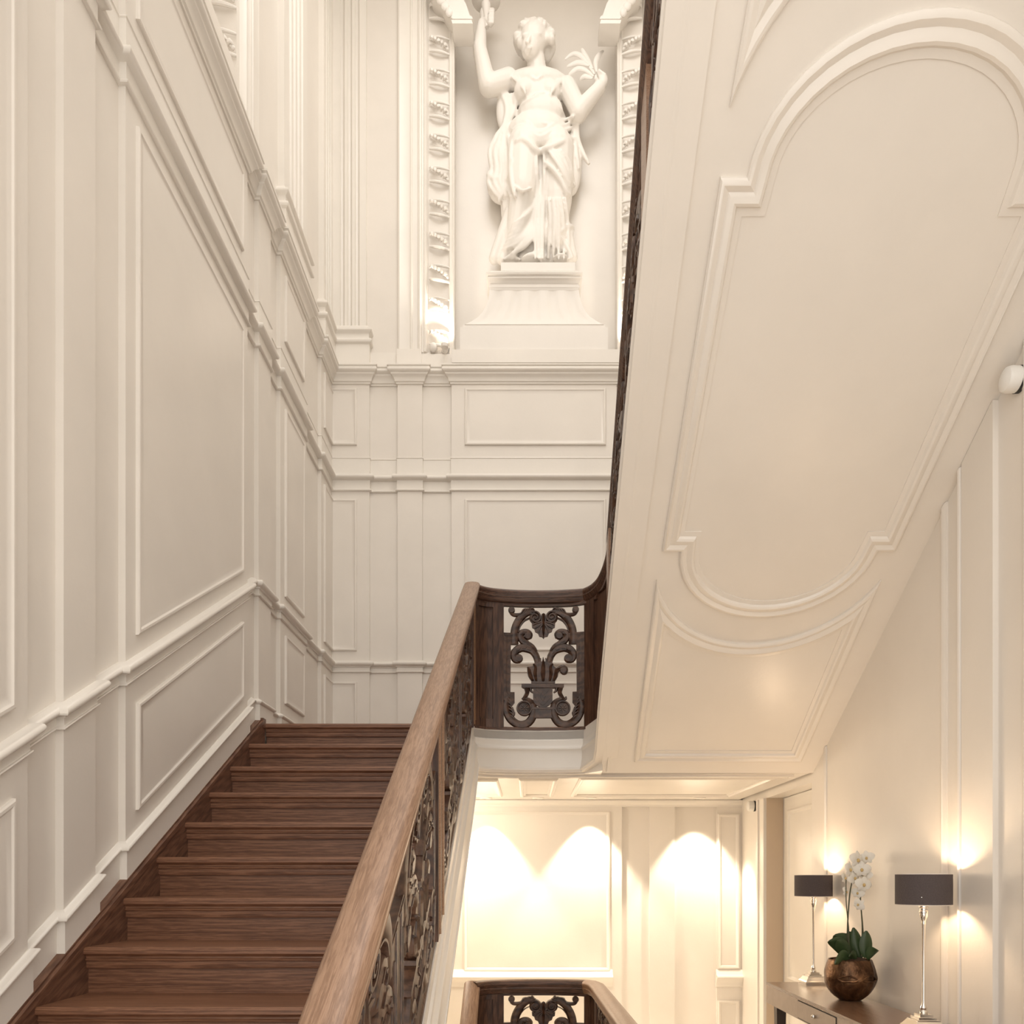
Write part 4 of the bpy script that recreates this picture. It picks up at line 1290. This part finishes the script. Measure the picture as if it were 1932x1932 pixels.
# mantle over the right thigh
fold([(1026, 306), (1042, 318), (1058, 340), (1068, 362), (1076, 368)], 5, 0.014)
for k in range(4):
    fold([(1034 + 8 * k, 282), (1050 + 8 * k, 306), (1064 + 5 * k, 330), (1076 + 3 * k, 352)], 4, 0.010)
for k in range(5):
    fold([(1034 + 8 * k, 372), (1038 + 8 * k, 410), (1036 + 9 * k, 450), (1034 + 10 * k, 489)], 4, 0.008)
fold([(1090, 228), (1090, 262), (1100, 290), (1112, 310)], 5, 0.006); fold([(1084, 236), (1086, 280), (1092, 320)], 5, 0.006)
fold([(1056, 440), (1066, 430), (1079, 428), (1080, 440)], 4.5, 0.012); fold([(1054, 444), (1064, 456), (1074, 474), (1080, 488)], 4.5, 0.010)
figure = mk('figure', fig, PLASTER, statue, smooth=0)
def organic(o, vox, it=4):
    r = o.modifiers.new('remesh', 'REMESH'); r.mode = 'VOXEL'; r.voxel_size = vox; r.use_smooth_shade = True
    s_ = o.modifiers.new('smooth', 'SMOOTH'); s_.factor = 0.5; s_.iterations = it
organic(figure, 0.0085, 2)
# bowl held up and palm fronds
tor = MB()
tor.tube([P(917, 8, 0.13), P(918, 28, 0.14), P(919, 52, 0.14)], [9 * K, 6 * K, 4 * K], 12)
tor.lathe([(0.002, -0.03), (0.05, -0.02), (0.10, 0.0), (0.125, 0.025), (0.12, 0.035), (0.02, 0.03)], P(917, 4, 0.13), 24)
mk('raised_bowl', tor, PLASTER, statue, smooth=40)
fr = MB()
for pts in ([(1122, 140), (1108, 118), (1094, 104), (1080, 102), (1066, 112)], [(1120, 144), (1104, 132), (1090, 130), (1078, 138), (1073, 144)], [(1118, 148), (1104, 144), (1094, 150)], [(1112, 124), (1092, 118), (1070, 126)], [(1126, 136), (1124, 118), (1130, 104), (1138, 96)], [(1118, 130), (1106, 108), (1098, 92)]):
    pp = catmull(pts, 5)
    fr.tube([P(x, y, 0.13 - 0.05 * i / len(pp)) for i, (x, y) in enumerate(pp)], [(1.6 + 3.4 * math.sin(math.pi * min(1, i / len(pp) * 1.05))) * K for i in range(len(pp))], 8, 0.5)
mk('palm_frond', fr, PLASTER, statue, smooth=40)

# uplights standing on the niche ledge, one each side of the pedestal
for k, x in enumerate((-0.70, 0.835)):
    up_ = thing('uplight', ['small uplight at the foot of the left carved strip beside the pedestal', 'small uplight at the foot of the right carved strip, half behind the dark balustrade'][k], 'light', (x, YF - 0.11, 4.455))
    mk('body', MB().lathe([(0.028, 0.0), (0.030, 0.004), (0.030, 0.028), (0.024, 0.03), (0.022, 0.022), (0.004, 0.02)], (x, YF - 0.11, 4.4555), 16), PLASTER, up_)
    ld = bpy.data.lights.new('uplight_lamp', 'SPOT')
    ld.energy = 18; ld.color = (1.0, 0.88, 0.74)
    ld.spot_size = math.radians(95); ld.spot_blend = 1.0
    ld.shadow_soft_size = 0.02
    lo = bpy.data.objects.new('uplight_lamp', ld)
    COL.objects.link(lo); lo.parent = up_
    lo.location = (0, 0, 0.035); lo.rotation_euler = (math.pi - 0.10, 0, 0)

# ------------------------------------------------------------------ console table
ZTB = -0.62
TX0, TX1, TY0, TY1 = 1.412, 1.735, 2.25, 4.706
CONS = wood('console_veneer', (0.085, 0.045, 0.028), (0.15, 0.085, 0.055), (0.22, 0.135, 0.09), (22, 1.6, 22), 0.16, (0, 0, 0), 1.0, 0.6)
CONSL = plain('console_dark_leg', (0.045, 0.026, 0.018), 0.35)
table = thing('console_table', 'long glossy brown console table with drawers standing against the right wall', 'table', (1.58, 3.5, ZFL))
mk('table_top', MB().box(TX0, TX1, TY0, TY1, ZTB - 0.018, ZTB), CONS, table, smooth=0)
AP = plain('console_apron', (0.40, 0.315, 0.25), 0.25, var=0.05)
ap = mk('apron', MB().box(TX0 + 0.002, TX0 + 0.02, TY0, TY1, ZTB - 0.122, ZTB - 0.0185), AP, table, smooth=0)
mk('apron', MB().box(TX0 + 0.02, TX1, TY1 - 0.02, TY1, ZTB - 0.122, ZTB - 0.0185), AP, table, smooth=0)
mk('apron', MB().box(TX0 + 0.02, TX1, TY0, TY0 + 0.02, ZTB - 0.122, ZTB - 0.0185), AP, table, smooth=0)
mk('apron', MB().box(TX1 - 0.02, TX1, TY0 + 0.02, TY1 - 0.02, ZTB - 0.122, ZTB - 0.0185), AP, table, smooth=0)
BLK = plain('painted_gap_shade', (0.02, 0.015, 0.012), 0.8)
CHR = plain('polished_nickel', (0.80, 0.77, 0.72), 0.12, 1.0, var=0.02)
for y0, y1 in ((3.645, 4.153), (2.80, 3.31)):
    g = mk('drawer', MB().box(TX0 - 0.002, TX0 + 0.003, y0, y1, ZTB - 0.112, ZTB - 0.026), AP, table, smooth=0)
    fr_ = MB()
    for a0, a1, b0, b1 in ((y0 - 0.004, y1 + 0.004, ZTB - 0.026, ZTB - 0.022), (y0 - 0.004, y1 + 0.004, ZTB - 0.116, ZTB - 0.112), (y0 - 0.004, y0, ZTB - 0.112, ZTB - 0.026), (y1, y1 + 0.004, ZTB - 0.112, ZTB - 0.026)):
        fr_.box(TX0 - 0.001, TX0 + 0.003, a0, a1, b0, b1)
    mk('drawer_gap_shade', fr_, BLK, g, smooth=0)  # near-black strips stand in for the shade in the gap round the drawer
    yc = (y0 + y1) / 2
    mk('knob', MB().ell((TX0 - 0.012, yc, ZTB - 0.064), (0.012, 0.010, 0.012)).tube([(TX0 + 0.002, yc, ZTB - 0.064), (TX0 - 0.008, yc, ZTB - 0.064)], 0.004), CHR, g)
for x0 in (TX0 + 0.03, TX1 - 0.085):
    for y0 in (TY1 - 0.10, TY0 + 0.04):
        rr = [[(x0 + d, y0 + d, z), (x0 + 0.055 - d, y0 + d, z), (x0 + 0.055 - d, y0 + 0.055 - d, z), (x0 + d, y0 + 0.055 - d, z)] for z, d in ((ZTB - 0.12, 0.0), (ZFL + 0.001, 0.012))]
        mk('leg', MB().rings(rr), CONSL, table, smooth=0)

# ------------------------------------------------------------------ two table lamps
SHADE = plain('charcoal_shade', (0.085, 0.066, 0.064), 0.85, var=0.12, scale=220, bump=0.25)
TRIM = plain('pale_shade_trim', (0.75, 0.68, 0.60), 0.7)
def lamp(loc, label):
    t = thing('table_lamp', label, 'lamp', loc, 'pair of table lamps on the console')
    def q(name, mb, mat, par=None): return mk(name, mb, mat, par or t, smooth=35, lift=False)
    hb = [(0.066, 0.0), (0.066, 0.014), (0.060, 0.020), (0.046, 0.040), (0.046, 0.044), (0.036, 0.046), (0.036, 0.055), (0.026, 0.056), (0.026, 0.066), (0.014, 0.068)]
    rr = [[(h * sx, h * sy, z) for sx, sy in ((-1, -1), (1, -1), (1, 1), (-1, 1))] for h, z in hb]
    mk('base', MB().rings(rr), CHR, t, smooth=0, lift=False)
    q('stem', MB().lathe([(0.015, 0.068), (0.017, 0.074), (0.012, 0.082), (0.014, 0.090), (0.008, 0.104), (0.0062, 0.115), (0.0062, 0.425), (0.009, 0.432), (0.0075, 0.440), (0.012, 0.452), (0.016, 0.462), (0.016, 0.474), (0.018, 0.476), (0.018, 0.482), (0.015, 0.484), (0.015, 0.494), (0.018, 0.497), (0.018, 0.503), (0.013, 0.506), (0.014, 0.54), (0.004, 0.545)], n=20), CHR)
    z0, z1, r = 0.508, 0.632, 0.106
    s = q('shade', MB().rings([[(rr_ * math.cos(2 * math.pi * j / 48), rr_ * math.sin(2 * math.pi * j / 48), z) for j in range(48)] for rr_, z in ((r, z0), (r, z1), (r - 0.003, z1), (r - 0.003, z0))], closed=True), SHADE)
    for z in (z0, z1):
        q('shade_trim', MB().rings([[(rr_ * math.cos(2 * math.pi * j / 48), rr_ * math.sin(2 * math.pi * j / 48), zz) for j in range(48)] for rr_, zz in ((r + 0.001, z - 0.0015), (r + 0.001, z + 0.0015), (r - 0.004, z + 0.0015), (r - 0.004, z - 0.0015))], closed=True), TRIM, s)
    sp_ = MB()
    for a in range(3):
        an = a * 2 * math.pi / 3
        sp_.tube([(0, 0, 0.54), (r * math.cos(an), r * math.sin(an), 0.54)], 0.0015, 6)
    q('shade_spider', sp_, CHR, s)
    ld = bpy.data.lights.new('bulb_light', 'POINT')
    ld.energy = 4.8; ld.color = (1.0, 0.72, 0.46); ld.shadow_soft_size = 0.02
    lo = bpy.data.objects.new('bulb_light', ld)
    COL.objects.link(lo); lo.parent = t; lo.location = (0, 0, 0.575)
    return t
lamp((1.605, 3.225, ZTB + 0.0005), 'nearer nickel table lamp with charcoal drum shade, right of the orchid')
lamp((1.668, 4.645, ZTB + 0.0005), 'farther nickel table lamp with charcoal drum shade, left of the orchid')
cord = MB().tube([(1.655, 3.20, ZTB + 0.006), (1.69, 3.19, ZTB + 0.007), (1.72, 3.16, ZTB + 0.006), (1.735, 3.10, ZTB + 0.006), (1.74, 3.00, ZTB + 0.006), (1.74, 2.8, ZTB + 0.006)], 0.005, 8)
co = mk('lamp_cord', cord, plain('black_cord', (0.012, 0.010, 0.010), 0.5))
tag(co, 'black power cord lying behind the nearer lamp base', 'cord')

# ------------------------------------------------------------------ orchid in a hammered bronze bowl
PXY = (1.628, 4.02)
pot = thing('planter', 'round hammered bronze planter with embossed face on the console', 'planter', (*PXY, ZTB + 0.0005))
BRZ, nt, p_ = new_mat('aged_bronze')
v_ = obj_coords(nt, (1, 1, 1))
f_ = noise(nt, v_, 14, 6, 0.65, 0.6)
nt.links.new(ramp(nt, f_, [(0.3, (0.035, 0.018, 0.010)), (0.55, (0.15, 0.080, 0.042)), (0.8, (0.33, 0.195, 0.10))]), p_.inputs['Base Color'])
p_.inputs['Metallic'].default_value = 0.85
p_.inputs['Roughness'].default_value = 0.34
bump(nt, noise(nt, v_, 26, 5), 0.6, 0.012, p_)
prof = [(0.0005, 0.0), (0.045, 0.0), (0.062, 0.008), (0.092, 0.034), (0.115, 0.070), (0.1255, 0.105), (0.124, 0.138), (0.116, 0.172), (0.104, 0.205), (0.101, 0.207), (0.097, 0.205), (0.108, 0.172), (0.112, 0.150), (0.0005, 0.150)]
prof = [p for p in catmull(prof[:9], 4)] + prof[9:]
prof[0] = (0.0005, 0.0)
mb = MB()
NP = 72
rr = []
for i, (r, z) in enumerate(prof):
    ring = []
    for j in range(NP):
        an = 2 * math.pi * j / NP
        dr = 0.0
        if 8 <= i <= 33:
            # embossed band of closed eyes: arcs on the camera side, with a vertical seam
            fa = (an + math.pi / 2 + math.pi) % (2 * math.pi) - math.pi      # 0 faces the camera
            dr += 0.004 * math.cos(fa * 5.0) * math.exp(-((z - 0.112) / 0.02) ** 2)
            dr += 0.006 * math.exp(-((fa - 0.62) / 0.10) ** 2)
        ring.append(((r + dr) * math.cos(an), (r + dr) * math.sin(an), z))
    rr.append(ring)
mb.rings(rr)
bowl = mk('bowl', mb, BRZ, pot, smooth=40, lift=False)
def wrapped(pts, r):
    b_ = MB()
    out = []
    for fa, z in pts:
        # radius of the bowl at z
        for (r0, z0), (r1, z1) in zip(prof, prof[1:33]):
            if z0 <= z <= z1:
                R_ = r0 + (r1 - r0) * (z - z0) / (z1 - z0)
        an = fa - math.pi / 2
        out.append(((R_ + 0.002) * math.cos(an), (R_ + 0.002) * math.sin(an), z))
    b_.tube(out, r, 8)
    return b_
for sgn in (-1, 1):
    mk('embossed_lid', wrapped([(sgn * (0.12 + 0.085 * i), 0.118 + 0.016 * math.sin(math.pi * i / 8)) for i in range(9)], 0.0045), BRZ, bowl, lift=False)
    mk('embossed_lid', wrapped([(sgn * (0.10 + 0.09 * i), 0.112 - 0.008 * math.sin(math.pi * i / 8) + 0.002 * math.sin(5 * i)) for i in range(9)], 0.0055), BRZ, bowl, lift=False)
mk('bark_mulch', MB().lathe([(0.103, 0.175), (0.09, 0.198), (0.06, 0.212), (0.03, 0.216), (0.001, 0.216)], n=24), plain('bark', (0.07, 0.035, 0.018), 0.9, scale=120, var=0.5, bump=1.0), pot, lift=False)

orch = thing('orchid', 'white moth orchid with dark green leaves growing in the bronze planter', 'orchid', (*PXY, ZTB + 0.0005 + 0.215))
LEAF = plain('orchid_leaf', (0.045, 0.075, 0.028), 0.32, var=0.3, scale=9)
STEMM = plain('orchid_stem', (0.055, 0.060, 0.025), 0.5)
PETAL = plain('orchid_petal', (0.82, 0.79, 0.72), 0.55, var=0.03, trans=0.25)
LIP = plain('orchid_lip', (0.62, 0.45, 0.20), 0.5)
YO = PXY[1]
def op(x, y, d=0.0):
    """local orchid coordinates from photo pixels at the planter's distance"""
    return Vector(((x - CX) / F * YO - PXY[0], -d, (CY - y) / F * YO - (ZTB + 0.2155)))
def leaf(base, tip, width, sag=0.02, d0=0.0, d1=0.05, nx=10):
    a, b = op(*base, d0), op(*tip, d1)
    mb = MB()
    ax = (b - a)
    side = ax.cross(Vector((0, 1, 0.25))).normalized()
    nrm = side.cross(ax).normalized()
    rr = []
    for i in range(nx + 1):
        t = i / nx
        c = a + ax * t + Vector((0, 0, 1)) * sag * math.sin(math.pi * t)
        w = width * K * 0.6 * max(0.05, math.sin(math.pi * (0.08 + 0.90 * t)) ** 0.7)
        rr.append([tuple(c - side * w + nrm * w * 0.25), tuple(c - side * w * 0.5 + nrm * w * 0.05), tuple(c), tuple(c + side * w * 0.5 + nrm * w * 0.05), tuple(c + side * w + nrm * w * 0.25),
                   tuple(c + side * w * 0.5 + nrm * (w * 0.05 - 0.003)), tuple(c - nrm * 0.004), tuple(c - side * w * 0.5 + nrm * (w * 0.05 - 0.003))])
    mb.rings(rr)
    mk('leaf', mb, LEAF, orch, smooth=60, lift=False)
leaf((1598, 1808), (1556, 1774), 13, 0.03, 0.02, 0.05)
leaf((1596, 1806), (1570, 1772), 12, 0.01, 0.03, 0.07)
leaf((1600, 1808), (1560, 1814), 13, 0.02, 0.05, 0.10)
leaf((1612, 1806), (1574, 1764), 16, 0.02, -0.02, 0.0)
leaf((1616, 1808), (1603, 1758), 15, 0.01, -0.03, -0.01)
leaf((1624, 1808), (1610, 1750), 11, 0.0, 0.0, 0.0)
leaf((1630, 1806), (1628, 1755), 12, 0.0, 0.03, 0.04)
leaf((1630, 1808), (1644, 1790), 10, 0.02, 0.04, 0.08)
leaf((1606, 1806), (1585, 1800), 8, 0.015, 0.06, 0.11)
def stem(pts, r=0.0028):
    pp = catmull([(x, y, d) for x, y, d in pts], 5)
    mk('flower_stem', MB().tube([op(x, y, d) for x, y, d in pp], [r * (1.25 - 0.5 * i / len(pp)) for i in range(len(pp))], 8), STEMM, orch, lift=False)
stem([(1608, 1806, 0.0), (1596, 1770, 0.02), (1599, 1700, 0.02), (1604, 1665, 0.02), (1612, 1630, 0.02)], 0.0035)
stem([(1596, 1806, 0.03), (1597, 1760, 0.03), (1592, 1700, 0.03), (1592, 1660, 0.03)])
stem([(1622, 1804, 0.02), (1622, 1750, 0.03), (1619, 1700, 0.03), (1620, 1672, 0.03)])
stem([(1628, 1800, 0.02), (1624, 1740, 0.02), (1620, 1700, 0.02), (1618, 1680, 0.02)])
stem([(1600, 1662, 0.02), (1607, 1640, 0.03), (1612, 1620, 0.04)], 0.002)
def bloom(x, y, d, s, yaw, roll=0.0):
    c = op(x, y, d)
    R_ = Matrix.Rotation(yaw, 3, 'Z') @ Matrix.Rotation(roll, 3, 'Y')
    petals = MB()
    def pet(ang, l, w):
        rr = []
        u = Vector((math.cos(ang), 0, math.sin(ang)))
        sd = Vector((-math.sin(ang), 0, math.cos(ang)))
        for i in range(7):
            t = i / 6
            q = u * l * s * t + Vector((0, -1, 0)) * s * (0.10 + 0.10 * math.sin(math.pi * t) - 0.15 * t)
            ww = w * s * max(0.06, math.sin(math.pi * (0.1 + 0.86 * t)) ** 0.8)
            rr.append([tuple(c + R_ @ (q + sd * ww * k + Vector((0, e, 0)))) for k, e in ((-1, 0.05 * s), (-0.5, 0.0), (0, -0.03 * s), (0.5, 0.0), (1, 0.05 * s), (0.5, 0.03 * s), (0, 0.02 * s), (-0.5, 0.03 * s))])
        petals.rings(rr)
    for ang, l, w in ((0.12, 1.0, 0.52), (math.pi - 0.12, 1.0, 0.52), (math.pi / 2, 0.9, 0.34), (-2.1, 0.85, 0.32), (-1.04, 0.85, 0.32)):
        pet(ang, l, w)
    f = mk('blossom', petals, PETAL, orch, smooth=60, lift=False)
    lip = MB().ell(c + R_ @ Vector((0, -0.22 * s, -0.10 * s)), (0.16 * s, 0.2 * s, 0.2 * s), 10, 6)
    mk('blossom_lip', lip, LIP if s > 0.03 else PETAL, f, lift=False)
for x, y, d, s, yaw, roll in ((1610, 1622, 0.04, 0.050, 0.5, 0.2), (1632, 1618, 0.02, 0.040, -0.6, -0.2), (1594, 1640, 0.05, 0.044, 0.8, 0.3), (1618, 1640, 0.05, 0.046, -0.3, 0.0), (1627, 1650, 0.03, 0.040, -0.8, 0.2),
                              (1606, 1656, 0.03, 0.040, 0.4, -0.4), (1621, 1668, 0.05, 0.046, 0.1, 0.2), (1588, 1656, 0.03, 0.034, 0.9, 0.3), (1592, 1682, 0.02, 0.032, 0.8, 0.5), (1614, 1684, 0.03, 0.034, -0.5, 0.3), (1616, 1706, 0.03, 0.034, -0.7, 0.9)):
    bloom(x, y, d, s, yaw, roll)
